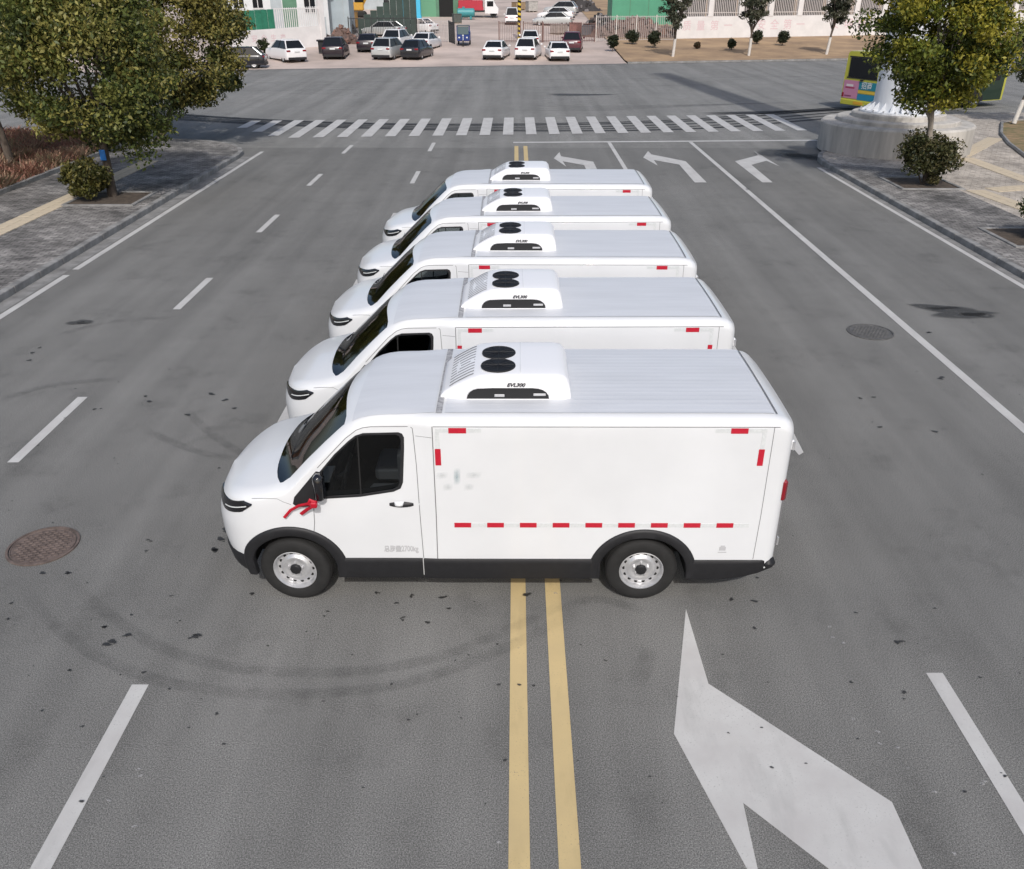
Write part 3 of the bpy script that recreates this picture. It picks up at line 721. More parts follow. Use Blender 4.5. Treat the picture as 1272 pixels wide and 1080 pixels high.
    for fy in (-.22, .09):
        fz = UZ + .243; f = MB().lathe([(.001, 0), (.142, 0), (.150, .008), (.158, .004), (.160, -.004)], 32, (-.16, UY + fy + .01, fz)).build('fan', 'mesh', unit, 40)
        g_ = MB()
        for r_ in (.03, .055, .08, .105, .13): g_.lathe([(r_ - .003, .008), (r_ + .003, .008)], 28, (-.16, UY + fy + .01, fz))
        for k in range(6):
            a = math.pi * k / 6; g_.tube([(-.16 - .145 * math.cos(a), UY + fy + .01 - .145 * math.sin(a), fz + .009), (-.16 + .145 * math.cos(a), UY + fy + .01 + .145 * math.sin(a), fz + .009)], .003, 4)
        g_.build('guard', 'black', f)
    sl = {}
    for k in range(11):
        y = UY - .33 + k * .066; b = MB()
        z0, z1 = interp(up, -.60), interp(up, -.38); rows_ = []
        for i in range(6):
            x = -.60 + .22 * i / 5; z = UZ + interp(up, x) + .006; rows_.append([(x, y + .10 * (x + .5) - .009, z), (x, y + .10 * (x + .5) + .009, z)])
        b.grid(rows_).build('louvre', 'seam', unit)
    MB().box(.04, .044, UY - .36, UY + .36, UZ + .232, UZ + .2445).build('lid_seam', 'refl_white', unit)
    tm = text_mesh('EVL300', .052, 'unit_lettering', 'dark_text', .35, 0, .0022)
    tm.transform(Matrix.Translation((.0, yn - .004, UZ + .150)) @ Matrix.Rotation(R(90), 4, 'X') @ Matrix.Diagonal((1.0, .9, 1, 1)))
    link('lettering', tm, unit)
    for s_ in (.10,):
        MB().cbox(-.305, -.29, UY - .30, UY - .22, UZ + .226, UZ + .232, .002).build('maker_plate', 'refl_white', unit)
    # reflective tape, near side and off side
    for s in (-1, 1):
        yy = s * (HWD + .0025)
        def tape(x0, x1, z0, z1, m, name):
            MB().box(x0, x1, min(yy, yy - s * .003), max(yy, yy - s * .003), z0, z1).build(name, m, root)
        for k in range(9):
            x = -.565 + k * .3025; tape(x, x + .155, .855, .905, 'red', 'red_reflector')
            tape(x + .157, x + .30, .859, .901, 'refl_white', 'white_reflector')
        tape(-.585, -.43, 1.836, 1.888, 'red', 'red_reflector'); tape(-.70, -.587, 1.846, 1.884, 'refl_white', 'white_reflector'); tape(-.428, -.30, 1.846, 1.884, 'refl_white', 'white_reflector')
        tape(1.875, 2.025, 1.836, 1.888, 'red', 'red_reflector'); tape(1.74, 1.873, 1.846, 1.884, 'refl_white', 'white_reflector'); tape(2.027, 2.19, 1.846, 1.884, 'refl_white', 'white_reflector')
        tape(-.712, -.660, 1.515, 1.68, 'red', 'red_reflector'); tape(-.704, -.666, 1.682, 1.843, 'refl_white', 'white_reflector')
        tape(2.142, 2.194, 1.515, 1.68, 'red', 'red_reflector'); tape(2.151, 2.189, 1.682, 1.843, 'refl_white', 'white_reflector')
    tm = text_mesh('总质量2700kg', .088, 'door_lettering', 'grey_text', 0, 0, .003)
    tm.transform(Matrix.Translation((-1.075, -.8415, .605)) @ Matrix.Rotation(R(90), 4, 'X') @ Matrix.Diagonal((.62, 1, 1, 1))); link('door_lettering', tm, root)
    lb = MB(); lb.box(1.90, 1.98, -.8535, -.851, .575, .585); lb.box(1.91, 1.97, -.8535, -.851, .60, .64); lb.box(1.92, 1.96, -.854, -.851, .645, .655); lb.build('tyre_pressure_label', 'grey_text', root)
    # wheels
    proto = None
    for ax in (AXF, AXR):
        for s in (-1, 1):
            wl = link('wheel', None, root, (ax, s * .735, TR)); wl.empty_display_size = .1
            if s > 0: wl.rotation_euler = (0, 0, math.pi)
            if ax < 0: wl.rotation_euler.z += R(-5)
            if proto is None:
                ty = MB().lathe([(.205, -.085), (.225, -.098), (.27, -.105), (.315, -.100), (.335, -.085), (.3425, -.06), (.345, 0), (.3425, .06), (.335, .085), (.315, .10), (.21, .09), (.205, -.085)], 56, (0, 0, 0), 'y')
                for gy in (-.045, 0, .045): ty.lathe([(.3465, gy - .006), (.340, gy - .005), (.340, gy + .005), (.3465, gy + .006)], 56, (0, 0, 0), 'y')
                rimb = MB().lathe([(.209, -.088), (.212, -.096), (.204, -.099), (.198, -.088), (.188, -.060), (.185, -.045), (.168, -.040), (.150, -.046), (.134, -.066), (.120, -.072), (.095, -.060), (.075, -.056), (.055, -.062), (.001, -.064)], 48, (0, 0, 0), 'y')
                hb = MB().lathe([(.055, -.060), (.055, -.082), (.046, -.092), (.001, -.094)], 8, (0, 0, 0), 'y')
                nut, hol = [], []
                for k in range(5):
                    a = 2 * math.pi * k / 5 + .3; nut.append(('wheel_nut', MB().lathe([(.011, -.06), (.011, -.078), (.001, -.080)], 6, (.070 * math.cos(a), 0, .070 * math.sin(a)), 'y').mesh('wheel_nut', 'steel')))
                for k in range(14):
                    a = 2 * math.pi * k / 14; hol.append(('rim_hole', MB().lathe([(.017, -.0445), (.001, -.0446)], 10, (.160 * math.cos(a), 0, .160 * math.sin(a)), 'y').mesh('rim_hole', 'well')))
                proto = [('tyre', ty.mesh('tyre', 'rubber', 40)), ('rim', rimb.mesh('rim', 'steel', 50)), ('hub_cap', hb.mesh('hub_cap', 'black', 40)), *nut, *hol]
            for nme, me_ in proto: link(nme, me_, wl)
    # cabin
    d = MB(); d.cbox(-2.0, -1.72, -.72, .72, .95, 1.13, .03); d.build('dashboard', 'black', root)
    for y in (-.36, .36):
        st_ = MB().cbox(-1.45, -1.02, y - .23, y + .23, .75, .92, .04).build('seat', 'seat', root)
        MB().cbox(-1.10, -.99, y - .22, y + .22, .88, 1.48, .04).build('backrest', 'seat', st_); MB().cbox(-1.07, -1.0, y - .12, y + .12, 1.50, 1.68, .03).build('headrest', 'seat', st_)
    c_ = [(-1.62 + .10 * math.sin(0) + .045 * math.sin(a), -.36 + .18 * math.cos(a), 1.16 + .16 * math.sin(a)) for a in [2 * math.pi * k / 24 for k in range(25)]]
    sw = MB().tube(c_, .014, 6).build('steering_wheel', 'black', root); MB().tube([(-1.78, -.36, 1.06), (-1.62, -.36, 1.16)], .03, 8).build('column', 'black', sw)
    MB().cbox(-1.93, -1.76, -.52, -.22, 1.135, 1.150, .004).build('dashboard_papers', 'paperw', root); MB().cbox(-1.99, -1.90, -.62, -.42, 1.135, 1.165, .01).build('lime_cloth', 'vest', root)
    # wiper
    MB().tube([(-2.12, -.45, top_surf(-2.12, -.45) + .008), (-2.06, .1, top_surf(-2.06, .1) + .012)], .004, 5).build('wiper', 'black', root)
    return root
van = make_van()
VANS = [(0.0, 7.38, 0, 'white refrigerated van with red ribbon on mirror, front of the row'),
        (.04, 9.84, 0, 'white refrigerated van second in row, directly behind the ribboned van'),
        (.08, 12.30, 0, 'white refrigerated van third in row, the middle one of five'),
        (.11, 14.74, 0, 'white refrigerated van fourth in row, next to the last van'),
        (.18, 17.36, 0, 'white refrigerated van last in row, closest to the crosswalk')]
for i, (x, y, a, lab) in enumerate(VANS):
    o = van if i == 0 else copy_tree(van)
    o.location = (x, y, .0045); o.rotation_euler = (0, 0, R((-.15, .5, -.4, .45, -.5)[i])); o['label'] = lab
# blurred, faded emblem on the first van's box side: soft-edged thin films
EMB = (stain_mat('emblem_grey', (.50, .53, .53), .3, 1., 0., .05, .5), stain_mat('emblem_teal', (.34, .44, .47), .55, 1., 0., .05, .5))
for x0, x1, z0, z1, mi in ((-.72, -.60, 1.375, 1.45, 0), (-.56, -.49, 1.31, 1.49, 1), (-.45, -.30, 1.38, 1.45, 0), (-.66, -.56, 1.25, 1.33, 0), (-.47, -.37, 1.25, 1.33, 0)):
    xs_, zs_ = [x0 + (x1 - x0) * q for q in (0, .25, .5, .75, 1)], [z0 + (z1 - z0) * q for q in (0, .25, .5, .75, 1)]
    me = MB().grid([[(x, -.8535, z) for x in xs_] for z in zs_]).mesh('faded_emblem', EMB[mi])
    w_ = (0, .6, 1, .6, 0); fd = np.array([a * b for a in w_ for b in w_], 'f')
    at = me.attributes.new('fade', 'FLOAT_COLOR', 'POINT'); at.data.foreach_set('color', np.repeat(fd, 4)); link('faded_emblem', me, van)

# red ribbon tied to the near mirror of the first van
def cloth_strip(b, pts, w, wob=0.):
    rows_ = []
    for i, p in enumerate(pts):
        d = (Vector(pts[min(i + 1, len(pts) - 1)]) - Vector(pts[max(i - 1, 0)])).normalized(); side = d.cross(Vector((.15, -1, .1))).normalized()
        rows_.append([Vector(p) + side * w * q + Vector((0, -wob * (1 - q * q), 0)) for q in (-1, -.4, .4, 1)])
    b.grid(rows_)
rb = thing('ribbon', 'red satin ribbon tied to mirror of the front van', 'ribbon', (-1.80, 6.43, 1.20))
def rel(l): return [(x + 1.80, y - 6.43, z - 1.20) for x, z, y in l]
b = MB(); cloth_strip(b, rel([(-1.79, 1.21, 6.40), (-1.86, 1.175, 6.44), (-1.96, 1.135, 6.47), (-2.05, 1.07, 6.495), (-2.12, .985, 6.50)]), .014, .006); b.build('tail', 'ribbon', rb, 60)
b = MB(); cloth_strip(b, rel([(-1.79, 1.20, 6.395), (-1.84, 1.14, 6.44), (-1.90, 1.085, 6.475), (-1.96, 1.03, 6.49)]), .017, .006); b.build('tail', 'ribbon', rb, 60)
b = MB(); cloth_strip(b, rel([(-1.79, 1.215, 6.39), (-1.83, 1.245, 6.385), (-1.855, 1.20, 6.40), (-1.80, 1.195, 6.385)]), .020, .01); b.build('loop', 'ribbon', rb, 60)
MB().cbox(-.03, .03, -.07, -.015, -.03, .03, .01).build('knot', 'ribbon', rb)

# ------------------------------------------------------------------ plants
def leaf_mesh(name, P, size, cols, seed, aspect=2.0, up=.25, mat_='leaf'):
    """many small folded leaves at points P (n,3); cols (n,3)"""
    rng = np.random.default_rng(seed); n = len(P)
    nrm = rng.normal(size=(n, 3)); nrm[:, 2] += up; nrm /= np.linalg.norm(nrm, axis=1)[:, None]
    t = rng.normal(size=(n, 3)); t -= nrm * (t * nrm).sum(1)[:, None]; t /= np.linalg.norm(t, axis=1)[:, None]
    u = np.cross(nrm, t); sz = size * rng.uniform(.65, 1.35, n)
    L = (sz)[:, None] * t; Wd = (sz / aspect)[:, None] * u
    v = np.stack([P - L * .5, P + Wd * .5 - L * .05 + nrm * (sz * .10)[:, None], P + L * .5, P - Wd * .5 - L * .05 + nrm * (sz * .10)[:, None]], 1).reshape(-1, 3)
    me = bpy.data.meshes.new(name); me.vertices.add(4 * n); me.vertices.foreach_set('co', v.astype('f').ravel())
    me.loops.add(4 * n); me.loops.foreach_set('vertex_index', np.arange(4 * n, dtype='i')); me.polygons.add(n)
    me.polygons.foreach_set('loop_start', np.arange(0, 4 * n, 4, dtype='i')); me.update(calc_edges=True)
    c = np.ones((4 * n, 4), 'f'); c[:, :3] = np.repeat(cols, 4, 0)
    at = me.attributes.new('leafcol', 'FLOAT_COLOR', 'POINT'); at.data.foreach_set('color', c.ravel())
    me.materials.append(M[mat_]); me.validate(); return me
def clump_points(rng, centre, radii, nclump, nleaf, csize, shell=.55, flat=.75):
    """leaf positions gathered in clumps spread over a lumpy crown"""
    d = rng.normal(size=(nclump, 3)); d /= np.linalg.norm(d, axis=1)[:, None]
    r = rng.uniform(shell, 1.0, nclump) ** .7 * rng.uniform(.82, 1.08, nclump)
    cc = np.array(centre) + d * r[:, None] * np.array(radii)
    cs = csize * rng.uniform(.6, 1.35, nclump)
    idx = rng.integers(0, nclump, nleaf)
    q = rng.normal(size=(nleaf, 3)); q /= np.linalg.norm(q, axis=1)[:, None]; q *= (rng.uniform(0, 1, nleaf) ** .45)[:, None]
    q[:, 2] *= flat
    return cc, idx, cc[idx] + q * cs[idx][:, None]
def tree(name, label, base, trunk_h, r0, centre, radii, nclump, nleaf, csize, lsize, pal, seed, cat='tree', group=None, bark='bark', white=0., shell=.45, lean_=(0, 0)):
    rng = np.random.default_rng(seed); t = thing(name, label, cat, base, 0, group); rnd = random.Random(seed)
    ctop = (centre[0] - base[0], centre[1] - base[1], centre[2] - base[2])
    cc, idx, P = clump_points(rng, ctop, radii, nclump, nleaf, csize, shell)
    tr = MB(); pts = []; rad = []
    for i in range(8):
        f = i / 7; z = -.1 + (trunk_h + .1) * f; pts.append((ctop[0] * f * .6 + .04 * math.sin(3 * f + seed), ctop[1] * f * .6 + .04 * math.cos(2.3 * f + seed), z)); rad.append(r0 * (1.25 - .2 * min(1, f * 6)) * (1 - .35 * f))
    tr.tube(pts, rad, 10)
    if white:
        wb = MB(); pw, rw = [], []
        for i in range(4):
            f = (white * i / 3 + .1) / (trunk_h + .1); pw.append((ctop[0] * f * .6 + .04 * math.sin(3 * f + seed), ctop[1] * f * .6 + .04 * math.cos(2.3 * f + seed), white * i / 3)); rw.append(r0 * 1.12)
        wb.tube(pw, rw, 10); 
    top = Vector(pts[-1])
    order = rnd.sample(range(nclump), min(nclump, 14))
    for k in order:
        e = Vector(cc[k]); m_ = top.lerp(e, .5) + Vector((rnd.uniform(-.15, .15), rnd.uniform(-.15, .15), rnd.uniform(-.05, .25))) * radii[0] * .3
        tr.tube([top - Vector((0, 0, trunk_h * rnd.uniform(.02, .22))), m_, e], [r0 * .42, r0 * .26, r0 * .08], 6)
    to = tr.build('trunk', bark, t, 50)
    if white: wb.build('limewash_band', 'limewash', to, 50)
    pal = np.array(pal)
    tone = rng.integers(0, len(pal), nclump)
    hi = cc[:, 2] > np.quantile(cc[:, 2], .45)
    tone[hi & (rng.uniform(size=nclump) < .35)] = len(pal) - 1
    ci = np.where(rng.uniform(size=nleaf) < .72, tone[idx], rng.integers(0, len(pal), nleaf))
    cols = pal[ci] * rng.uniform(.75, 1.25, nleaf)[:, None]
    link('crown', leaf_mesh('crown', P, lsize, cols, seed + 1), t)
    return t
GREEN = [(.042, .058, .017), (.066, .088, .022), (.105, .128, .030), (.165, .172, .044), (.24, .22, .06)]
YGREEN = [(.048, .07, .014), (.08, .10, .017), (.125, .15, .022), (.20, .20, .028), (.29, .26, .034)]
tree('camphor_tree', 'leafy street tree with blue tag on trunk, left pavement', (-11.35, 24.3, .13), 1.7, .13, (-11.5, 24.4, 3.75), (2.5, 2.2, 2.95), 170, 42000, .58, .125, GREEN, 11)
tree('camphor_tree', 'leafy street tree on left pavement near the crosswalk corner', (-13.9, 34.4, .13), 1.5, .12, (-12.3, 34.0, 3.55), (2.75, 2.2, 2.8), 140, 32000, .58, .14, [(.045, .060, .019), (.07, .085, .024), (.115, .122, .032), (.17, .16, .042), (.23, .20, .055)], 12)
tree('camphor_tree', 'broad leafy tree rising from the dry grass bed', (-16.3, 28.2, .1), 2.3, .13, (-16.4, 28.0, 4.3), (2.5, 2.2, 2.2), 110, 22000, .6, .14, GREEN, 13)
tree('camphor_tree', 'leafy tree at the back of the dry grass bed', (-15.6, 35.5, .1), 2.4, .12, (-15.6, 35.5, 4.5), (2.5, 2.0, 2.2), 90, 14000, .6, .16, [(.04, .05, .018), (.06, .065, .02), (.10, .09, .028), (.13, .10, .03)], 14)
tree('camphor_tree', 'round yellowish tree beside the white pole', (12.45, 26.25, .13), 2.2, .10, (11.95, 26.2, 4.35), (2.0, 1.9, 2.15), 130, 38000, .52, .125, YGREEN, 15, bark='pale_bark')
tree('camphor_tree', 'grey green tree with limewashed trunk behind the plaza bed', (21.6, 38.8, .13), 1.9, .09, (22.3, 38.8, 3.5), (1.6, 1.5, 1.8), 60, 9000, .5, .14, [(.05, .065, .035), (.075, .09, .045), (.10, .115, .06)], 16, white=1.0)
# street trees on the far verge
for i, (x, y, cz, rx, rz, lab, sd) in enumerate([(13.7, 80.6, 4.1, 1.35, 1.75, 'young street tree with sparse grey crown before the rubble fence', 31), (20.6, 81.9, 4.1, 1.45, 1.7, 'young street tree with white trunk between two round shrubs', 32), (28.0, 83.6, 4.3, 1.35, 1.75, 'young dense dark street tree with slanting white trunk', 33)]):
    tree('street_tree', lab, (x, y, .14), 2.2, .11, (x + (.5 if i == 2 else .1), y, cz), (rx, rx, rz), 40, (2600, 2600, 4200)[i], .42, .22, [(.035, .042, .026), (.05, .058, .036), (.075, .08, .05), (.10, .10, .065)], sd, group='young trees along the far verge', white=1.5, shell=.2)

def shrub(name, label, base, r, h, n, pal, seed, lsize=.09, stem=True, nclump=30, group=None, cz=None):
    rng = np.random.default_rng(seed); t = thing(name, label, 'shrub', base, 0, group)
    cz = h * .55 if cz is None else cz
    cc, idx, P = clump_points(rng, (0, 0, cz), (r * .8, r * .8, h * .42), nclump, n, r * .34, .15 if group else .35); P[:, 2] = np.maximum(P[:, 2], .02)
    pal = np.array(pal); tone = rng.integers(0, len(pal), nclump); ci = np.where(rng.uniform(size=n) < .6, tone[idx], rng.integers(0, len(pal), n))
    link('foliage', leaf_mesh('foliage', P, lsize, pal[ci] * rng.uniform(.7, 1.3, n)[:, None], seed), t)
    b = MB(); rn = random.Random(seed)
    for k in range(6):
        e = cc[rn.randrange(nclump)]; b.tube([(rn.uniform(-.03, .03), rn.uniform(-.03, .03), -.03), (e[0] * .4, e[1] * .4, cz * .5), tuple(e)], [.03 * max(r, .5), .02 * max(r, .5), .008], 5)
    b.build('stem', 'bark', t)
    return t
DK = [(.022, .034, .012), (.035, .05, .016), (.055, .068, .022)]
OL = [(.05, .055, .016), (.085, .085, .022), (.13, .115, .032), (.17, .15, .05)]
shrub('shrub', 'olive green shrub at the foot of the blue-tagged tree', (-11.75, 23.75, .12), .72, 1.15, 5000, OL, 41, .11)
shrub('shrub', 'bushy dark evergreen shrub in stone-edged pit by white pole', (12.2, 25.9, .12), .98, 1.55, 8000, [(.028, .036, .014), (.045, .052, .018), (.07, .07, .026), (.10, .088, .036)], 42, .10, nclump=46)
shrub('shrub', 'small dark shrub in the pit further along the right kerb', (12.35, 19.7, .12), .75, 1.05, 4500, DK, 43, .09)
for i, (x, y, r, h, lab) in enumerate([(8.85, 84.9, .58, 1.35, 'clipped round shrub at the start of the dry verge'), (11.25, 90.2, .75, 1.2, 'wide clipped shrub close to the rubble fence'), (12.9, 87.1, .68, 1.5, 'top-shaped clipped shrub in front of white fence post'), (16.97, 86.8, .33, .6, 'tiny brown shrub alone on the dry verge'), (20.0, 86.2, .42, .95, 'small ball shrub on thin stem beside street tree'), (23.7, 91.5, .62, 1.25, 'round shrub half behind the middle street tree'), (25.9, 90.4, .62, 1.35, 'ball shrub alone before the white slogan wall')]):
    shrub('clipped_shrub', lab, (x, y, tz(x, y) + .1), r, h, 3600, [(.09, .05, .03), (.06, .05, .025)] if r < .35 else [(.024, .034, .018), (.036, .046, .024), (.05, .06, .03)], 50 + i, .15, nclump=110, group='clipped shrubs on the far verge', cz=h * .6)

# tree pits with stone edging
def pit(x0, x1, y0, y1, parent):
    p = structure(MB().sheet(rect(x0, x1, y0, y1), .145).build('tree_pit', 'soil'))
    for nm, (a, b, c, d) in enumerate(((x0 - .1, x1 + .1, y0 - .1, y0), (x0 - .1, x1 + .1, y1, y1 + .1), (x0 - .1, x0, y0, y1), (x1, x1 + .1, y0, y1))):
        MB().cbox(a, b, c, d, .10, .175, .01).build('edging_stone', 'kerb', p)
pit(-12.15, -10.4, 23.1, 24.7, pav_l); pit(-12.15, -10.4, 14.2, 15.8, pav_l); pit(11.35, 13.0, 25.2, 26.8, pav_r); pit(11.35, 13.0, 18.9, 20.5, pav_r)
# tactile guiding tiles
tile = MB().cbox(-.14, .14, -.14, .14, .10, .152, .006).mesh('tactile_tile', 'tactile')
for k in range(58):
    for c in (0, 1):
        o = link('tactile_tile', tile, pav_l); o.location = (-12.62 + c * .29, 13.2 + k * .29, random.uniform(-.002, .002))
def tile_run(pts, w=2):
    for (xa, ya), (xb, yb) in zip(pts, pts[1:]):
        L = math.hypot(xb - xa, yb - ya); a = math.atan2(yb - ya, xb - xa)
        for k in range(int(L / .29)):
            for c in range(w):
                o = link('tactile_tile', tile, pav_r); f = (k + .5) * .29; q = (c - (w - 1) / 2) * .29
                o.location = (xa + math.cos(a) * f - math.sin(a) * q, ya + math.sin(a) * f + math.cos(a) * q, random.uniform(-.002, .002)); o.rotation_euler = (0, 0, a)
tile_run([gpt(1290, 272), gpt(1205, 241)]); tile_run([gpt(1290, 238), gpt(1222, 243)]); tile_run([gpt(1290, 236), gpt(1196, 201)]); tile_run([gpt(1193, 199), gpt(1236, 176)]); tile_run([gpt(1150, 206), gpt(1190, 208)])

# planting beds
def bed(name, poly, m, z): return structure(MB().sheet(poly, z).build(name, m))
bed('planting_bed', [(-60, 12), (-14.75, 12), (-14.75, 33.0), (-60, 38.5)], 'soil', .16)
edge = MB().cbox(0, .98, 0, .12, .0, .26, .012).mesh('edging_stone', 'kerb')
pb = structure(MB().sheet(rect(-14.76, -14.62, 12, 33), .15).build('bed_edging', 'kerb'))
for k in range(21):
    o = link('edging_stone', edge, pb); o.location = (-14.63, 12 + k, 0); o.rotation_euler = (0, 0, math.pi / 2)
bedp = [gpt(1243, 158), gpt(1242, 172), gpt(1252, 185), gpt(1275, 203), (24, 27), (40, 27), (40, 40), (24.5, 40.3), (22.3, 39.9)]
bed('planting_bed', bedp, mat('dry_lawn', (.30, .20, .11), .95, 0, 0, 2.2, .5, 14, col2=(.13, .12, .05)), .16)
eb = MB()
for a, b in zip(bedp[:4], bedp[1:5]):
    eb.tube([(a[0], a[1], .18), (b[0], b[1], .18)], .07, 6)
structure(eb.build('bed_rim', 'kerb'))
def blades(name, region, n, h, pal, seed, z0=.15, keep=None, w=.012):
    rng = np.random.default_rng(seed); x = rng.uniform(region[0], region[1], n); y = rng.uniform(region[2], region[3], n)
    # gather in tufts
    k = 380; tx, ty = rng.uniform(region[0], region[1], k), rng.uniform(region[2], region[3], k); ti = rng.integers(0, k, n); sel = rng.uniform(size=n) < .85
    x = np.where(sel, tx[ti] + rng.normal(0, .16, n), x); y = np.where(sel, ty[ti] + rng.normal(0, .16, n), y); x = np.minimum(x, region[1]); th = rng.uniform(.45, 1.15, k)[ti]
    hh = h * th * rng.uniform(.4, 1.1, n); a = rng.uniform(0, 6.28, n); ln = hh * rng.uniform(.1, 1.3, n)
    B = np.stack([x, y, np.full(n, z0)], 1); Tt = B + np.stack([np.cos(a) * ln, np.sin(a) * ln, hh], 1); sd = np.stack([-np.sin(a), np.cos(a), np.zeros(n)], 1) * w
    mid = (B + Tt) / 2 + np.stack([np.zeros(n), np.zeros(n), hh * .12], 1)
    v = np.stack([B - sd, B + sd, mid + sd * .8, Tt, mid - sd * .8], 1).reshape(-1, 3)
    me = bpy.data.meshes.new(name); me.vertices.add(5 * n); me.vertices.foreach_set('co', v.astype('f').ravel()); me.loops.add(5 * n); me.loops.foreach_set('vertex_index', np.arange(5 * n, dtype='i'))
    me.polygons.add(n); me.polygons.foreach_set('loop_start', np.arange(0, 5 * n, 5, dtype='i')); me.update(calc_edges=True)
    pal = np.array(pal); tc = rng.integers(0, len(pal), k); c = pal[np.where(rng.uniform(size=n) < .7, tc[ti], rng.integers(0, len(pal), n))] * rng.uniform(.7, 1.3, n)[:, None]
    cc = np.ones((5 * n, 4), 'f'); cc[:, :3] = np.repeat(c, 5, 0); at = me.attributes.new('leafcol', 'FLOAT_COLOR', 'POINT'); at.data.foreach_set('color', cc.ravel()); me.materials.append(M['leaf']); me.validate()
    return link(name, me)
tag(blades('dry_grass', (-21, -14.8, 17, 35), 80000, .46, [(.58, .40, .29), (.56, .29, .22), (.62, .46, .32), (.52, .29, .23), (.44, .37, .23), (.60, .33, .24)], 61, w=.007), 'dry reddish grass filling the bed behind the low edging', 'grass', kind='stuff')

# small blue tag on the left tree
MB().cbox(-.09, .07, -.16, -.135, 1.0, 1.28, .01).build('blue_tag', mat('blue_plate', (.02, .16, .50), .5), [o for o in bpy.data.objects if o.get('label', '').startswith('leafy street tree with blue')][0])

# ------------------------------------------------------------------ white pole on a stepped round plinth
pc = (13.85, 32.5)
p = thing('round_plinth', 'stepped round concrete plinth under the white pole', 'plinth', (*pc, .13))
MB().lathe([(2.62, -.05), (2.62, .90), (2.56, .96), (1.9, .98)], 72).build('lower_drum', 'concrete', p, 35)
MB().lathe([(2.1, .95), (2.1, 1.08), (2.06, 1.11), (1.3, 1.12)], 72).build('middle_step', 'concrete', p, 35)
MB().lathe([(1.6, 1.1), (1.6, 1.25), (1.56, 1.28), (.5, 1.29)], 64).build('upper_step', 'concrete', p, 35)
q = thing('billboard_pole', 'thick white steel pole standing on the round plinth', 'pole', (*pc, 1.41))
MB().lathe([(1.35, .0), (1.35, .06), (.5, .065)], 56).build('base_flange', 'pole', q, 35)
MB().lathe([(.92, .05), (.91, 1.0), (.9, 4), (.86, 9), (.74, 30), (.001, 30)], 48).build('shaft', 'pole', q, 35)
for k in range(20):
    a = 2 * math.pi * k / 20; o = MB().add([(.90, -.012, .06), (1.28, -.012, .06), (1.22, -.012, .10), (.90, -.012, .36), (.90, .012, .06), (1.28, .012, .06), (1.22, .012, .10), (.90, .012, .36)], [(0, 1, 2, 3), (7, 6, 5, 4), (0, 4, 5, 1), (1, 5, 6, 2), (2, 6, 7, 3)]).build('gusset', 'pole', q); o.rotation_euler = (0, 0, a)
    b_ = MB().lathe([(.03, .06), (.03, .12), (.001, .12)], 6, (1.3, 0, 0)).build('anchor_bolt', 'steel', q); b_.rotation_euler = (0, 0, a + .15)

# ------------------------------------------------------------------ city bus crossing behind the pole
def wheel_simple(parent, x, y, r, w, s):
    wl = link('wheel', None, parent, (x, y, r)); wl.empty_display_size = .1
    MB().lathe([(r * .6, -w / 2), (r * .94, -w / 2), (r, -w * .35), (r, w * .35), (r * .94, w / 2), (r * .6, w / 2)], 20, (0, 0, 0), 'y').build('tyre', 'rubber', wl, 40)
    MB().lathe([(r * .62, s * w * .46), (r * .5, s * w * .38), (r * .2, s * w * .42), (.001, s * w * .42)], 16, (0, 0, 0), 'y').build('rim', 'steel', wl, 40)
    return wl
LIME = mat('bus_lime_paint', (.47, .455, .05), .35, coat=.4)
bus = thing('city_bus', 'lime yellow city bus with rear advertisement crossing behind the white pole', 'bus', (16.25, 45.35, .004), math.atan2(.42, .9))
# local: +x forward, rear face at x=0, near/right side at y=-2.5..0
def bsec(x, k):
    w, h, r = 1.25 * k, 2.70 * (1 - .015 * (1 - k) * 8), .16
    pr = [(w * .985, .30), (w, .8), (w, 1.6), (w * .965, h - r)] + [(w * .965 - r * (1 - math.cos(R(a))), h - r + r * math.sin(R(a))) for a in (30, 60, 90)] + [(0, h + .03)]
    return [(x, -1.25 - y, z) for y, z in pr] + [(x, -1.25 + y, z) for y, z in pr[:-1][::-1]]
rows = [bsec(x, k) for x, k in ((0, .955), (.05, .985), (.15, 1), (4, 1), (8.3, 1), (8.6, .98), (8.72, .93))]
b = MB(); b.grid(rows, True); n = len(rows[0]); b.f += [tuple(range(n)), tuple((len(rows) - 1) * n + i for i in range(n))]; b.mi += [0, 0]
b.build('body', LIME, bus, 40)
MB().cbox(-.03, .02, -2.15, -.32, 1.55, 2.42, .012).build('rear_window', 'carglass', bus)
fr = MB(); fr.box(-.018, .02, -2.23, -.24, 1.49, 1.545); fr.box(-.018, .02, -2.23, -.24, 2.425, 2.48); fr.build('window_trim', 'black', bus)
ad = link('rear_advertisement', None, bus, (-.012, 0, 0)); ad.empty_display_size = .1
def adp(y0, y1, z0, z1, col, nm, off=0.):
    MB().add([(-off, y0, z0), (-off, y1, z0), (-off, y1, z1), (-off, y0, z1)], [(0, 1, 2, 3)]).build(nm, mat('print_' + nm + str(len(MATS)), col, .5), ad)
adp(-1.10, -.12, .58, 1.40, (.50, .22, .33), 'pink_print'); adp(-2.25, -1.10, 1.02, 1.38, (.015, .20, .26), 'teal_print'); adp(-2.25, -1.10, .86, .99, (.62, .42, .05), 'orange_print'); adp(-2.25, -1.10, .55, .83, (.02, .20, .33), 'blue_print')
adp(-.75, -.30, 1.12, 1.22, (.66, .60, .60), 'white_print', .004); adp(-.85, -.25, 1.03, 1.10, (.35, .04, .10), 'dark_red_print', .004); adp(-.7, -.25, .66, .72, (.22, .05, .12), 'plum_print', .004)
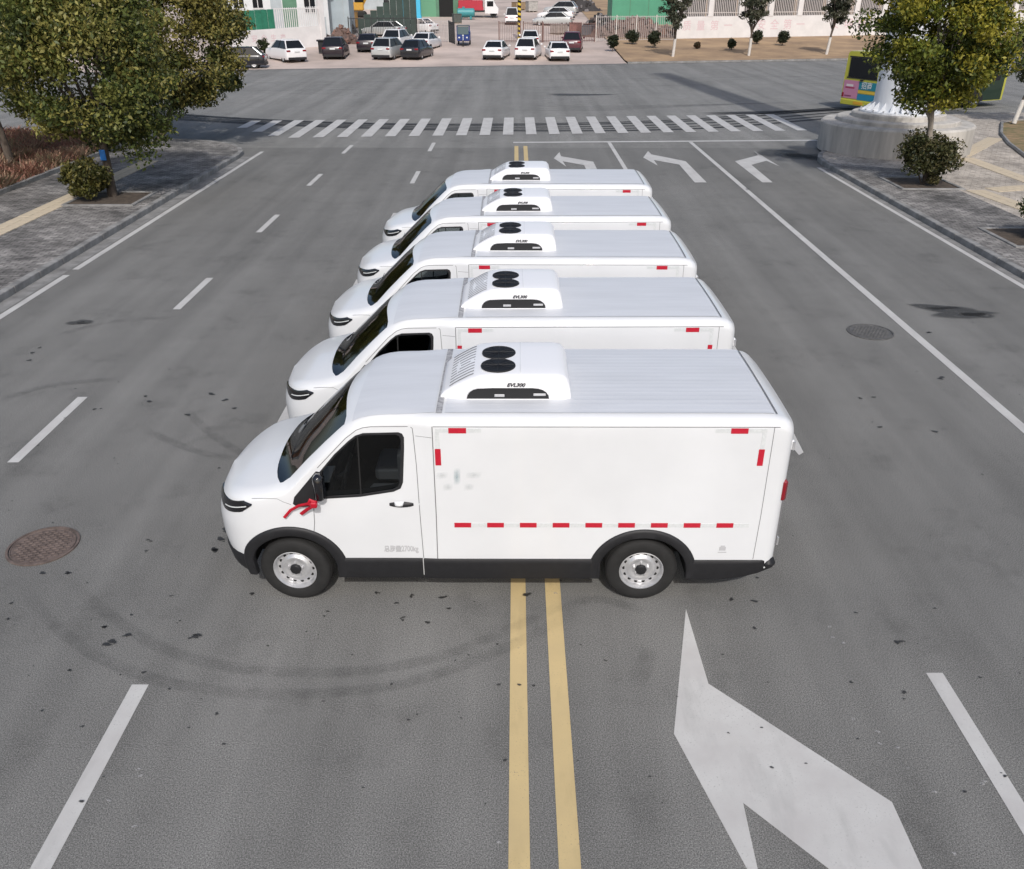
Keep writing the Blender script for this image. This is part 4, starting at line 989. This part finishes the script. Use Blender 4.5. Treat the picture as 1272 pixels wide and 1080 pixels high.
tm = text_mesh('招商', .34, 'advert_lettering', 'refl_white', 0, 0, .004); tm.transform(Matrix.Translation((-.008, -1.62, 1.20)) @ Matrix.Rotation(R(-90), 4, 'Z') @ Matrix.Rotation(R(90), 4, 'X')); link('lettering', tm, ad)
MB().cbox(-.05, .02, -2.42, -.08, .28, .52, .02).build('rear_bumper', LIME, bus)
for y in (-2.36, -.14): MB().cbox(-.025, .02, y - .07, y + .07, .62, .82, .01).build('tail_light', 'tail', bus)
MB().cbox(-.062, -.045, -1.55, -.95, .34, .47, .003).build('number_plate', mat('plate_orange', (.62, .33, .03), .5), bus)
MB().cbox(-.06, .0, -1.35, -1.15, 1.405, 1.47, .01).build('latch', 'black', bus)
for s, yy in ((-1, -2.503), (1, .003)):
    MB().box(.30, 8.45, min(yy, yy - s * .01), max(yy, yy - s * .01), .34, 2.50).build('shaded_side', mat('bus_shaded_green', (.012, .028, .016), .4, coat=.3), bus)  # dark green sheets with the shade of the bus side put into their colour
    for k in range(6):
        x = .55 + k * 1.28; MB().box(x, x + 1.16, min(yy + s * .006, yy - s * .01), max(yy + s * .006, yy - s * .01), 1.25, 2.3).build('side_window', 'carglass', bus)
    for x in (1.9, 6.6): 
        wheel_simple(bus, x, -2.36 if s < 0 else -.14, .46, .28, s)
        ar = MB(); 
        ar.add([(x + .56 * math.cos(R(a)), yy + s * .006, .30 + .56 * max(0, math.sin(R(a)))) for a in range(0, 181, 15)], [tuple(range(13))]); ar.build('wheel_arch', 'well', bus)
MB().cbox(8.66, 8.76, -2.35, -.15, 1.0, 2.35, .02).build('windscreen', 'carglass', bus)
MB().cbox(3.0, 5.2, -1.95, -.55, 2.70, 2.92, .06).build('roof_pod', 'van', bus)

# ------------------------------------------------------------------ parked cars
def car(name, label, px_loc, heading, paint, kind='sedan', group='cars parked on the yard', scale=1., light='tail'):
    """heading 0 = nose away from the road (+y); local +y forward, built from a lofted lower body, glass house, roof"""
    x, y = px_loc[:2]; t = thing(name, label, 'car', (x, y, tz(x, y) + .025), heading, group)
    L, Wd, Hh = {'sedan': (4.6, 1.8, 1.46), 'suv': (4.5, 1.84, 1.68), 'hatch': (4.1, 1.74, 1.52), 'minivan': (4.4, 1.68, 1.85)}[kind]
    hw = Wd / 2; belt = {'sedan': .94, 'suv': 1.06, 'hatch': .98, 'minivan': 1.02}[kind]
    # lower body stations (y from rear to front): y, width factor, top height
    rear_deck = {'sedan': [(0, .80, .62), (.03, .90, .86), (.10, .95, .98), (.35, .985, 1.0), (.8, 1, .99)], 'suv': [(0, .84, .70), (.03, .92, .98), (.12, .97, 1.06), (.5, 1, 1.06)], 'hatch': [(0, .82, .66), (.03, .91, .92), (.10, .96, 1.0), (.5, 1, 1.0)], 'minivan': [(0, .88, .7), (.03, .95, 1.02), (.1, .985, 1.06), (.5, 1, 1.06)]}[kind]
    hoodz = {'sedan': .86, 'suv': 1.0, 'hatch': .92, 'minivan': 1.0}[kind]
    stn = rear_deck + [(L * .35, 1, belt + .04), (L * .62, 1, belt + .02), (L * .72, 1, hoodz + .05), (L * .86, .985, hoodz), (L * .94, .94, hoodz - .07), (L * .985, .84, hoodz - .2), (L, .70, .55)]
    rows = []
    for yy, wf, h in stn:
        w = hw * wf; pr = [(w * .93, .24), (w * .985, .36), (w, .56), (w * .975, h * .80), (w * .94, h - .05), (w * .84, h), (0, h + .015)]
        rows.append([(-q, yy, z) for q, z in pr] + [(q, yy, z) for q, z in pr[:-1][::-1]])
    b = MB(); b.grid(rows, True); n = len(rows[0]); b.f += [tuple(range(n)), tuple((len(rows) - 1) * n + i for i in range(n))]; b.mi += [0, 0]
    b.build('body', paint, t, 50)
    # glass house
    g0, g1, r0_, r1_ = {'sedan': (.42, L * .74, 1.15, L * .56), 'suv': (.16, L * .73, .66, L * .54), 'hatch': (.18, L * .75, .80, L * .55), 'minivan': (.06, L * .84, .20, L * .66)}[kind]
    zb = belt; zr = Hh - .05; wb, wr = hw * .93, hw * .71
    def ring(z, y0, y1, w): return [(-w * .93, y0, z), (-w, y0 + .12, z), (-w, y1 - .25, z), (-w * .86, y1, z), (w * .86, y1, z), (w, y1 - .25, z), (w, y0 + .12, z), (w * .93, y0, z)]
    MB().grid([ring(zb - .03, g0, g1, wb), ring(zr, r0_, r1_, wr)], True).build('glasshouse', 'carglass', t)
    rf = MB(); R1, R2, R3 = ring(zr - .015, r0_ - .04, r1_ + .05, wr + .015), ring(zr + .03, r0_ + .02, r1_ - .02, wr - .03), ring(zr + .05, r0_ + .35, r1_ - .3, wr * .6)
    rf.grid([R1, R2, R3], True); rf.f.append(tuple(len(rf.v) - 8 + i for i in range(8))); rf.mi.append(0); rf.build('roof', paint, t, 50)
    A, B_ = ring(zb - .03, g0, g1, wb), ring(zr, r0_, r1_, wr)
    for i, nm in ((0, 'rear_pillar'), (7, 'rear_pillar'), (3, 'front_pillar'), (4, 'front_pillar')):
        MB().tube([Vector(A[i]) * 1.004, Vector(B_[i]) * 1.004], .05, 6).build(nm, paint, t)
    for i in (1, 6):
        pa = Vector(A[i]).lerp(Vector(A[i + (1 if i == 1 else -1)]), .48); pb_ = Vector(B_[i]).lerp(Vector(B_[i + (1 if i == 1 else -1)]), .45); MB().tube([pa * 1.003, pb_ * 1.003], .035, 5).build('door_pillar', 'gloss_black', t)
    lz = {'sedan': .80, 'suv': .88, 'hatch': .84, 'minivan': .82}[kind]
    for s in (-1, 1):
        MB().cbox(s * hw * .74 - .17, s * hw * .74 + .13, -.02, .12, lz - .06, lz + .07, .02).build('tail_light', light, t)
        MB().cbox(s * hw * .62 - .2, s * hw * .62 + .16, L - .16, L - .02, .58, .70, .02).build('headlight', 'refl_white', t)
        MB().cbox(s * (hw + .09) - .09, s * (hw + .09) + .09, L * .66, L * .66 + .10, belt - .02, belt + .13, .025).build('mirror', paint, t)
        for yy in (.82, L - .86): 
            wl = link('wheel', None, t, (s * (hw - .12), yy, .32)); wl.empty_display_size = .1
            MB().lathe([(.19, -.10), (.30, -.10), (.32, -.06), (.32, .06), (.30, .10), (.19, .10)], 18, (0, 0, 0), 'x').build('tyre', 'rubber', wl, 40)
            MB().lathe([(.20, s * .085), (.16, s * .07), (.05, s * .09), (.001, s * .09)], 14, (0, 0, 0), 'x').build('rim', 'steel', wl, 40)
    MB().cbox(-hw * .86, hw * .86, -.05, .10, .22, .42, .03).build('rear_bumper', 'black', t)
    MB().cbox(-.22, .22, -.045, -.005, lz - .10, lz + .02, .004).build('number_plate', 'refl_white', t)
    return t
CW = mat('car_white', (.74, .73, .73), .3, coat=.5); CB = mat('car_black', (.014, .014, .018), .22, coat=.6); CN = mat('car_plum', (.016, .010, .016), .3, coat=.3); CS = mat('car_silver', (.50, .51, .50), .3, .3, coat=.5); CG = mat('car_grey', (.10, .105, .11), .3, coat=.5); CR = mat('car_maroon', (.085, .02, .03), .3, coat=.5)
car('parked_suv', 'white suv parked alone beside the slogan wall', (-17.6, 74.5), R(38), CW, 'suv')
car('parked_suv', 'black suv standing between white suv and silver suv', (-15.15, 76.6), R(3), CN, 'suv')
car('parked_car', 'dark plum car parked behind the silver suv by black railings', (-13.2, 81.8), R(0), CN, 'sedan')
car('parked_suv', 'silver suv parked in front of the white cars', (-11.2, 76.6), R(-14), CS, 'suv')
car('parked_car', 'white car half hidden behind the silver suv', (-11.3, 84.0), R(-12), CW, 'suv')
car('parked_car', 'black hatchback with bright rear window beside silver suv', (-8.85, 76.9), R(-14), CB, 'hatch')
car('parked_car', 'white sedan behind the black hatchback', (-8.7, 83.6), R(-12), CW, 'sedan')
car('parked_car', 'dark car half hidden under the left trees', (-19.3, 71.3), R(97), CB, 'hatch')
car('parked_car', 'white sedan nearest the blue tricycle', (-2.0, 77.4), R(-9), CW, 'sedan')
car('parked_suv', 'white suv with black rear window before the gate', (.75, 77.7), R(-9), CW, 'suv')
car('parked_car', 'white sedan beside the maroon car', (3.7, 77.1), R(4), CW, 'sedan')
car('parked_car', 'maroon car behind the white sedan', (5.0, 83.5), R(-6), CR, 'suv')
car('parked_car', 'white car behind the gate suv, under the striped pole', (1.35, 86.5), R(0), CW, 'hatch')
car('parked_van', 'white minivan inside the yard facing the striped pole', (-.45, 110.5), 0, CW, 'minivan')
for i, (x, y, a, p_, kd, lab) in enumerate([(-8.6, 99.2, 60, CW, 'sedan', 'white sedan parked sideways behind the railings'), (-11.5, 95.5, 65, CS, 'sedan', 'pale silver sedan right behind the black railings'), (-12.5, 104.5, 70, CW, 'sedan', 'white sedan beside the light blue gate posts'), (6.6, 110.5, 80, CS, 'sedan', 'silver sedan sideways behind the right gate'), (7.3, 118.5, 78, CW, 'sedan', 'white sedan sideways deep in the yard'), (8.2, 126, 75, CS, 'suv', 'silver suv at the back of the yard by scrap')]):
    car('parked_car', lab, (x, y), R(a), p_, kd)

# ------------------------------------------------------------------ blue cargo tricycle
TB = mat('tricycle_blue', (.012, .035, .17), .35, coat=.3)
x, y = -4.95, 87.6; t = thing('cargo_tricycle', 'dark blue enclosed cargo tricycle standing alone in the yard entrance', 'tricycle', (x, y, tz(x, y) + .025))
MB().cbox(-.62, .62, .9, 2.5, .42, 1.25, .05).build('cargo_box', TB, t)
MB().cbox(-.58, .58, .02, .9, .45, 1.0, .06).build('front_shield', TB, t); MB().cbox(-.60, .60, .0, 1.15, 1.72, 1.80, .04).build('roof', mat('tricycle_roof', (.10, .12, .12), .5), t)
MB().cbox(-.52, .52, .06, .10, 1.02, 1.68, .01).build('windscreen', mat('tricycle_glass', (.10, .14, .15), .15), t)
for s in (-1, 1):
    MB().tube([(s * .56, .06, .98), (s * .57, .10, 1.74)], .03, 6).build('post', TB, t); MB().tube([(s * .57, 1.05, 1.2), (s * .57, 1.05, 1.74)], .03, 6).build('post', TB, t)
    MB().lathe([(.16, -.06), (.26, -.06), (.28, 0), (.26, .06), (.16, .06), (.001, .03)], 16, (s * .55, 2.0, .28), 'x').build('wheel', 'rubber', t)
    MB().cbox(s * .36 - .08, s * .36 + .08, -.02, .04, .70, .82, .01).build('lamp', 'refl_white', t)
MB().lathe([(.14, -.05), (.25, -.05), (.27, 0), (.25, .05), (.14, .05), (.001, .03)], 16, (0, -.12, .27), 'x').build('wheel', 'rubber', t)
MB().tube([(0, -.12, .30), (0, .05, .9)], .05, 8).build('fork', 'steel', t); MB().cbox(-.08, .08, -.03, .03, .9, 1.0, .01).build('badge', 'refl_white', t)

# ------------------------------------------------------------------ red lorry in the yard with a teal drum in front
x, y = -4.2, 121.; t = thing('small_lorry', 'small lorry with white cab and red cargo at the back of the yard', 'lorry', (x, y, tz(x, y) + .03), 0)
LR = mat('lorry_red', (.42, .03, .05), .4)
MB().cbox(-3.2, .2, -.9, .9, .62, .82, .03).build('bed', 'black', t); MB().cbox(-3.1, .0, -.8, .8, .84, 1.95, .08).build('red_load', LR, t); MB().cbox(-3.15, .1, -.88, -.82, .8, 1.2, .02).build('side_board', LR, t)
cb = MB(); cb.prism([(.3, .45), (1.95, .45), (2.0, 1.05), (1.75, 1.30), (1.35, 2.02), (.3, 2.05)], -.85, .85); cab_me = cb.mesh('cab', CW); cab_me.transform(Matrix.Rotation(R(90), 4, 'X')); link('cab', cab_me, t)
MB().box(.55, 1.35, -.862, -.852, 1.25, 1.85).build('side_window', 'carglass', t)
for xx in (-2.3, 1.35):
    for s in (-1, 1): MB().lathe([(.2, -.12), (.40, -.12), (.42, 0), (.40, .12), (.2, .12), (.001, .06)], 18, (xx, s * .72, .42), 'y').build('wheel', 'rubber', t)
x, y = -6.2, 117.5; t = thing('teal_tank', 'teal horizontal tank trailer in front of the red lorry', 'tank', (x, y, tz(x, y) + .03))
TL = mat('tank_teal', (.05, .26, .28), .45)
MB().lathe([(.001, -1.1), (.36, -1.08), (.5, -.98), (.5, .98), (.36, 1.08), (.001, 1.1)], 20, (0, 0, .75), 'x').build('barrel', TL, t, 40)
for s in (-1, 1): MB().cbox(s * .6 - .12, s * .6 + .12, -.4, .4, 0, .36, .03).build('support', TL, t)
MB().tube([(-.3, 0, 1.22), (-.3, 0, 1.42)], .16, 10).build('hatch', TL, t)

# ------------------------------------------------------------------ railings, gates and posts of the yard
RAILW = mat('railing_pale', (.50, .46, .44), .6); RAILB = mat('railing_black', (.03, .03, .032), .5); RAILR = mat('railing_rust', (.17, .10, .085), .6)
def railing(name, label, a, b, h, m, gap, cat='railing', post_every=2.5, bar=.032, postm=None, group=None):
    a, b = Vector(a), Vector(b); L = (b - a).length; t = thing(name, label, cat, (a.x, a.y, 0), math.atan2(b.y - a.y, b.x - a.x), group)
    z = lambda u: tz(a.x + (b.x - a.x) * u / L, a.y + (b.y - a.y) * u / L)
    n = max(1, round(L / post_every))
    for i in range(n + 1):
        u = L * i / n; MB().cbox(u - .05, u + .05, -.05, .05, z(u) - .05, z(u) + h + .05, .01).build('post', postm or m, t)
    for hh in (.15, h - .12): MB().tube([(0, 0, z(0) + hh), (L, 0, z(L) + hh)], .025, 4).build('rail', m, t)
    for i in range(n):
        bb = MB(); u0, u1 = L * i / n, L * (i + 1) / n; k = int((u1 - u0) / gap)
        for j in range(1, k): u = u0 + (u1 - u0) * j / k; bb.box(u - bar / 2, u + bar / 2, -bar / 2, bar / 2, z(u) + .05, z(u) + h)
        tag(bb.build('bars', m, t), kind='stuff')
    return t
railing('railing', 'black iron railings behind the plum and silver cars', (-16.3, 91.5), (-9.8, 92.5), 2.1, RAILB, .16)
railing('railing', 'pale railings in front of the sideways white sedans', (-9.6, 92.3), (-6.6, 91.3), 1.9, RAILW, .16)
railing('gate', 'narrow dark gate leaf beside the blue tricycle', (-6.5, 91.2), (-5.9, 89.6), 1.9, RAILB, .14, 'gate', 1.8)
railing('gate', 'rusty barred gate leaf left of the striped pole', (-1.64, 91.7), (.45, 91.9), 1.85, RAILR, .17, 'gate', 2.2)
railing('gate', 'rusty barred gate leaf right of the striped pole', (.75, 91.9), (2.6, 92.1), 1.85, RAILR, .17, 'gate', 2.2)
railing('railing', 'rusty railings behind the maroon car', (2.7, 92.1), (7.9, 93.2), 1.75, RAILR, .17)
railing('railing', 'pale railings on tall white posts before the rubble heap', (8.0, 93.3), (16.2, 95.0), 2.35, RAILW, .2, post_every=2.05, postm='limewash')
YL = mat('stripe_yellow', (.62, .45, .04), .5)
x, y = .35, 94.0; t = thing('striped_pole', 'yellow and black striped pole standing at the gate', 'pole', (x, y, tz(x, y)))
for k in range(26):
    b = MB(); n = 14; h = .22; tw = .26
    b.grid([[(.17 * math.cos(2 * math.pi * i / n), .17 * math.sin(2 * math.pi * i / n), k * h + q * h + tw * (i / n if i / n < .5 else 1 - i / n)) for i in range(n)] for q in (0, 1)], True); b.build('stripe', (YL, 'gloss_black')[k % 2], t)
MB().lathe([(.16, 0), (.16, 5.9), (.001, 5.9)], 14).build('core', 'black', t)

# ------------------------------------------------------------------ walls, buildings, heaps beyond
def wall_run(name, label, a, b, h, m, thick=.25, cap=None, group=None):
    a, b = Vector(a), Vector(b); L = (b - a).length; t = thing(name, label, 'wall', (a.x, a.y, 0), math.atan2(b.y - a.y, b.x - a.x), group)
    z0, z1 = tz(*a), tz(*b)
    MB().add([(0, 0, z0 - .2), (L, 0, z1 - .2), (L, 0, z1 + h), (0, 0, z0 + h), (0, thick, z0 - .2), (L, thick, z1 - .2), (L, thick, z1 + h), (0, thick, z0 + h)], [(0, 1, 2, 3), (7, 6, 5, 4), (3, 2, 6, 7), (0, 3, 7, 4), (1, 5, 6, 2)]).build('wall_face', m, t)
    return t, L, z0, z1
def slogan(t, txt, u0, step, z, size, m='pink'):
    for i, ch in enumerate(txt):
        me = text_mesh(ch, size, 'painted_character', m, 0, 0, .004); me.transform(Matrix.Translation((u0 + i * step, -.006, z)) @ Matrix.Rotation(R(90), 4, 'X')); link('painted_character', me, t)
# right: white slogan wall with pillars and barred fence on top
t, L, z0, z1 = wall_run('slogan_wall', 'long white wall with faded red slogan and barred fence on top', (16.4, 95.9), (62, 108.5), 2.15, 'white_wall')
zz = lambda u: z0 + (z1 - z0) * u / L
slogan(t, '质量第一', 1.2, 1.55, 1.25 + z0, 1.0); slogan(t, '安全第一', 9.7, 1.55, 1.25 + zz(11), 1.05); slogan(t, '文明施工', 18.5, 1.7, 1.25 + zz(20), 1.05)
for k in range(14):
    u = .3 + k * 3.45; MB().cbox(u - .28, u + .28, -.04, .3, zz(u) + 2.1, zz(u) + 4.7, .02).build('pillar', 'white_wall', t)
    u0, u1 = u + .28, u + 3.17; MB().box(u0, u1, .05, .15, zz(u) + 4.2, zz(u) + 4.3).build('top_rail', RAILW, t); MB().box(u0, u1, .05, .15, zz(u) + 2.45, zz(u) + 2.53).build('bottom_rail', RAILW, t)
    bb = MB()
    for j in range(14): q = u0 + .1 + j * .205; bb.box(q - .035, q + .035, .06, .14, zz(u) + 2.15, zz(u) + 4.6)
    tag(bb.build('bars', RAILW, t), kind='stuff')
    MB().box(u0, u1, .8, .9, zz(u) + 1.8, zz(u) + 5.5).build('backing_hoarding', mat('hoarding_grey', (.11, .11, .115), .8, 0, .5, .8), t)
# left: white wall with green sheet fence
t, L, z0, z1 = wall_run('slogan_wall', 'short white wall with faded red characters below the green sheets', (-24.5, 80.0), (-17.7, 86.8), 1.75, 'white_wall')
zz = lambda u: z0 + (z1 - z0) * u / L
slogan(t, '安全生产', 2.3, .95, 1.0 + z0 + .1, .62)
GRN = mat('green_sheet', (.03, .20, .12), .5, 0, .3, 2)
for k in range(7): u = .2 + k * .62; MB().cbox(u, u + .60, .06 + (k % 2) * .03, .14 + (k % 2) * .03, zz(u) + 1.72, zz(u) + 3.3, .015).build('green_sheet', GRN, t)
bb = MB()
for j in range(22): q = 4.65 + j * .21; bb.box(q - .03, q + .03, .08, .14, zz(q) + 1.75, zz(q) + 3.35)
tag(bb.build('white_bars', 'white_wall', t), kind='stuff'); MB().box(4.6, 9.3, .07, .15, zz(7) + 3.2, zz(7) + 3.28).build('top_rail', 'white_wall', t)
MB().cbox(9.15, 9.65, -.1, .4, zz(9) - .1, zz(9) + 4.1, .02).build('gate_pillar', 'white_wall', t)

def hut(name, label, a, w, d, h, rot, wallm, parts):
    t = thing(name, label, 'building', (a[0], a[1], tz(*a)), rot)
    MB().box(0, w, 0, d, -.3, h).build('wall', wallm, t)
    MB().cbox(-.25, w + .25, -.3, d + .3, h, h + .18, .03).build('roof', mat('hut_roof', (.35, .36, .37), .6), t)
    for nm, u0, u1, v0, v1, m in parts:
        o = MB().box(u0, u1, -.03, .02, v0, v1).build(nm, m, t)
        if nm == 'window':
            MB().box(u0 - .07, u1 + .07, -.06, -.032, v0 - .07, v0).build('sill', 'white_wall', o)
            MB().box((u0 + u1) / 2 - .03, (u0 + u1) / 2 + .03, -.05, -.032, v0, v1).build('mullion', 'white_wall', o)
    return t
WHITE = mat('panel_white', (.66, .67, .67), .6, 0, .12, 1); GREYP = mat('panel_grey', (.42, .46, .48), .6, 0, .15, 1); GREENP = mat('panel_green', (.10, .22, .14), .6, 0, .2, 1)
rot = math.atan2(6.8, 6.8) * .35
hut('site_hut', 'white panel hut with green and grey bands behind green sheets', (-27, 88), 9.4, 4, 6.5, rot, WHITE,
    [('grey_panel', 4.1, 5.1, 0, 6.3, GREYP), ('green_panel', 5.2, 6.5, 0, 6.3, GREENP), ('window', 2.5, 3.4, 3.0, 4.4, 'carglass'), ('window', 7.2, 8.2, 2.6, 4.3, 'carglass'), ('window', .8, 1.7, 3.0, 4.4, 'carglass'), ('door', 8.4, 9.1, 0, 2.2, GREYP)])
hut('site_hut', 'pale blue grey metal shed behind the gate pillar', (-19.0, 93.5), 2.5, 4, 6.2, .05, mat('shed_blue_grey', (.40, .46, .49), .5, 0, .15, 1), [('seam_strip', 1.9, 1.98, 0, 6, GREYP), ('seam_strip', .6, .66, 0, 6, GREYP)])
hut('site_hut', 'long cream shed behind the excavator', (-22, 132), 9.5, 5, 6, 0, WHITE, [('grey_panel', .4, 4, 0, 2.2, GREYP), ('window', 5, 6.4, 2, 3.4, 'carglass')])
hut('gate_house', 'green building with wide doorway beside light blue posts', (-13.2, 121), 6.5, 5, 6.5, 0, GREENP, [('doorway', 3.4, 5.2, 0, 3.2, 'well'), ('green_door', .8, 3.0, 0, 3.4, mat('door_green', (.12, .30, .18), .5)), ('window', 5.4, 6.2, 2, 3, 'carglass')])
hut('container_shed', 'bright green container shed behind the rubble heap', (11.4, 112), 8.6, 4, 5.5, .04, mat('container_green', (.09, .32, .20), .5, 0, .12, .7), [('seam_strip', 2.1, 2.16, 0, 5.4, GREENP), ('seam_strip', 4.3, 4.36, 0, 5.4, GREENP), ('seam_strip', 6.5, 6.56, 0, 5.4, GREENP), ('lamp_plate', 3.5, 3.9, 3.1, 3.4, WHITE)])
hut('site_hut', 'dark shed between green building and red lorry', (-8.6, 128), 2.6, 4, 6.5, 0, mat('shed_dark', (.06, .075, .07), .7), [('door', .5, 1.6, 0, 2.2, GREYP)])
BL = mat('gate_blue', (.06, .42, .62), .5)
for xx, lab in ((-13.9, 'light blue square gate post next to white shed'), (-12.2, 'light blue square gate post next to green building')):
    t = thing('gate_post', lab, 'post', (xx, 117.5, tz(xx, 117.5)), 0, 'light blue gate posts'); MB().cbox(-.4, .4, -.3, .3, 0, 5.6, .04).build('shaft', BL, t); MB().cbox(-.46, .46, -.36, .36, 0, .4, .03).build('base', BL, t)
# sloping dark hoarding
t = thing('hoarding', 'dark green hoarding with sloping top behind black railings', 'fence', (-16.3, 97, tz(-16.3, 97)))
for k in range(9):
    h = 1.6 + k * .36; MB().cbox(k * .68, k * .68 + .66, 0, .06, -.2, h, .01).build('hoarding_panel', mat('hoarding_green', (.035, .06, .05), .6, 0, .3, 2), t)
# rubble heaps and scrap
def heap(name, label, c, rx, ry, h, cols, seed, n=70, cat='rubble'):
    t = thing(name, label, cat, (c[0], c[1], tz(*c))); rn = random.Random(seed); mm = [mat('heap_%s_%d' % (name, i), q, .85, 0, .4, 6) for i, q in enumerate(cols)]
    rows = []
    for i in range(6):
        f = i / 5; rows.append([(rx * (1 - f) * (1 + .15 * math.sin(3 * a + seed)) * math.cos(a), ry * (1 - f) * (1 + .12 * math.cos(2 * a)) * math.sin(a), h * (1 - (1 - f) ** 1.6) * .9 - .05) for a in [2 * math.pi * j / 18 for j in range(18)]])
    MB().grid(rows, True).build('mound', mm[0], t, 60)
    for k in range(n):
        a = rn.uniform(0, 6.28); f = rn.random() ** .6; z = h * (1 - f ** 1.6) * .9; s = rn.uniform(.12, .34); b = MB().cbox(-s, s, -s * .7, s * .7, -s * .5, s * .5, s * .15)
        o = b.build('chunk', mm[k % len(mm)], t); o.location = (rx * f * math.cos(a), ry * f * math.sin(a), z); o.rotation_euler = (rn.uniform(0, 3), rn.uniform(0, 3), rn.uniform(0, 3))
    return t
heap('rubble_heap', 'long brown heap of brick rubble behind white-post railings', (12.4, 98.5), 5.4, 2.4, 2.0, [(.17, .11, .09), (.24, .14, .11), (.13, .09, .08), (.30, .22, .19)], 5, 110)
heap('scrap_heap', 'pile of dark tyres and scrap beside green container', (9.4, 104.5), 2.4, 1.8, 1.7, [(.05, .045, .045), (.12, .09, .08), (.25, .23, .23), (.03, .03, .03)], 6, 80, 'scrap')
heap('rubble_heap', 'brown earth and brick heap beside the gate pillar', (-16.6, 89.3), 1.6, 1.2, 1.5, [(.20, .13, .10), (.26, .18, .14), (.40, .36, .34)], 8, 50)
heap('scrap_heap', 'pink and white bagged rubbish left of black railings', (-17.4, 95.2), 1.5, 1.1, 2.3, [(.42, .32, .30), (.55, .52, .5), (.30, .2, .17), (.5, .36, .3)], 9, 60, 'scrap')
heap('scrap_heap', 'stack of pale boards and dark scrap deep in the yard', (9.0, 133), 3.0, 1.6, 2.0, [(.08, .08, .085), (.4, .38, .36), (.04, .04, .04)], 10, 60, 'scrap')
# excavator
EY = mat('excavator_yellow', (.55, .30, .04), .45, 0, .2, 4)
x, y = -20.3, 119.; t = thing('excavator', 'yellow excavator behind black railings with folded arm', 'excavator', (x, y, tz(x, y)), R(8))
for s in (-1, 1):
    MB().cbox(-1.5, 1.5, s * .95 - .25, s * .95 + .25, 0, .7, .2).build('track', 'rubber', t)
MB().cbox(-1.5, 1.2, -1.0, 1.0, .75, 1.7, .12).build('upper_body', EY, t); MB().cbox(.1, 1.2, -1.0, -.1, 1.7, 2.9, .08).build('cab', 'carglass', t); MB().cbox(.05, 1.25, -1.05, -.05, 2.9, 3.0, .03).build('cab_roof', EY, t); MB().cbox(-1.9, -1.4, -.95, .95, .8, 1.6, .15).build('counterweight', EY, t)
MB().tube([(1.0, .3, 1.4), (2.2, .3, 3.4), (3.4, .3, 3.7)], [.22, .26, .18], 6).build('boom', EY, t); MB().tube([(3.4, .3, 3.75), (4.1, .3, 2.1)], [.17, .13], 6).build('stick', EY, t); MB().cbox(3.7, 4.4, -.1, .7, 1.2, 2.0, .12).build('bucket', 'black', t)
# bare shrubs and bin
t = thing('wheelie_bin', 'dark bin standing between white suv and wall', 'bin', (-16.9, 80.9, tz(-16.9, 80.9)), .2)
MB().prism([(-.3, -.3), (.3, -.3), (.3, .3), (-.3, .3)], .1, 1.0).build('tub', 'black', t); MB().cbox(-.42, .42, -.42, .42, 1.0, 1.12, .03).build('lid', 'black', t)
shrub('shrub', 'dark round shrub against the left slogan wall', (-21.6, 79.6, tz(-21.6, 79.6)), .7, 1.5, 1500, DK, 71, .14)
# dark poplars behind the rubble
for i, (x, y) in enumerate(((18.2, 104.5), (19.4, 106.2))):
    tree('bare_tree', ('thin dark tree right beside the green container', 'thin dark tree between container and slogan wall')[i], (x, y, tz(x, y)), 3.0, .10, (x, y, tz(x, y) + 4.3), (.8, .8, 2.6), 24, 900, .4, .2, [(.07, .06, .045), (.10, .08, .06)], 80 + i)

# loose stores about the yard
for i, (x, y, w, h, c, lab) in enumerate([(-14.6, 108, 1.2, 1.1, (.30, .12, .08), 'rust red crate by the light blue gate posts'), (-13.0, 109.5, .9, .8, (.10, .14, .22), 'dark blue crate by the light blue gate posts'), (2.2, 131, 1.4, 1.3, (.45, .43, .40), 'pale crate at the far end of the yard'), (.4, 134, 1.6, 1.0, (.35, .25, .15), 'brown crate at the far end of the yard'), (4.6, 100.5, 1.5, .9, (.42, .36, .32), 'cream crate behind the rusty railings'), (6.3, 99.2, 1.1, 1.2, (.30, .14, .12), 'maroon crate behind the rusty railings'), (7.6, 98.5, 1.3, 1.0, (.12, .12, .13), 'black crate behind the rusty railings'), (-18.2, 104, 1.4, 1.6, (.55, .30, .08), 'orange crate beside the excavator'), (-16.4, 105, 1.1, 1.2, (.50, .48, .46), 'white crate beside the excavator'), (-7.0, 112, 1.2, 1.0, (.09, .10, .09), 'dark crate near the red lorry')]):
    t = thing('crate', lab, 'crate', (x, y, tz(x, y)), .2 * i, 'crates standing about the yard'); m_ = mat('crate_paint_%d' % i, c, .75, 0, .35, 4)
    MB().cbox(-w / 2, w / 2, -w * .4, w * .4, .12, h, .03).build('box', m_, t)
    for u in (-w * .4, 0, w * .4): MB().box(u - .06, u + .06, -w * .4, w * .4, 0, .12).build('skid', 'pale_bark', t)
    MB().cbox(-w / 2 - .03, w / 2 + .03, -w * .4 - .03, w * .4 + .03, h, h + .06, .015).build('lid', m_, t)
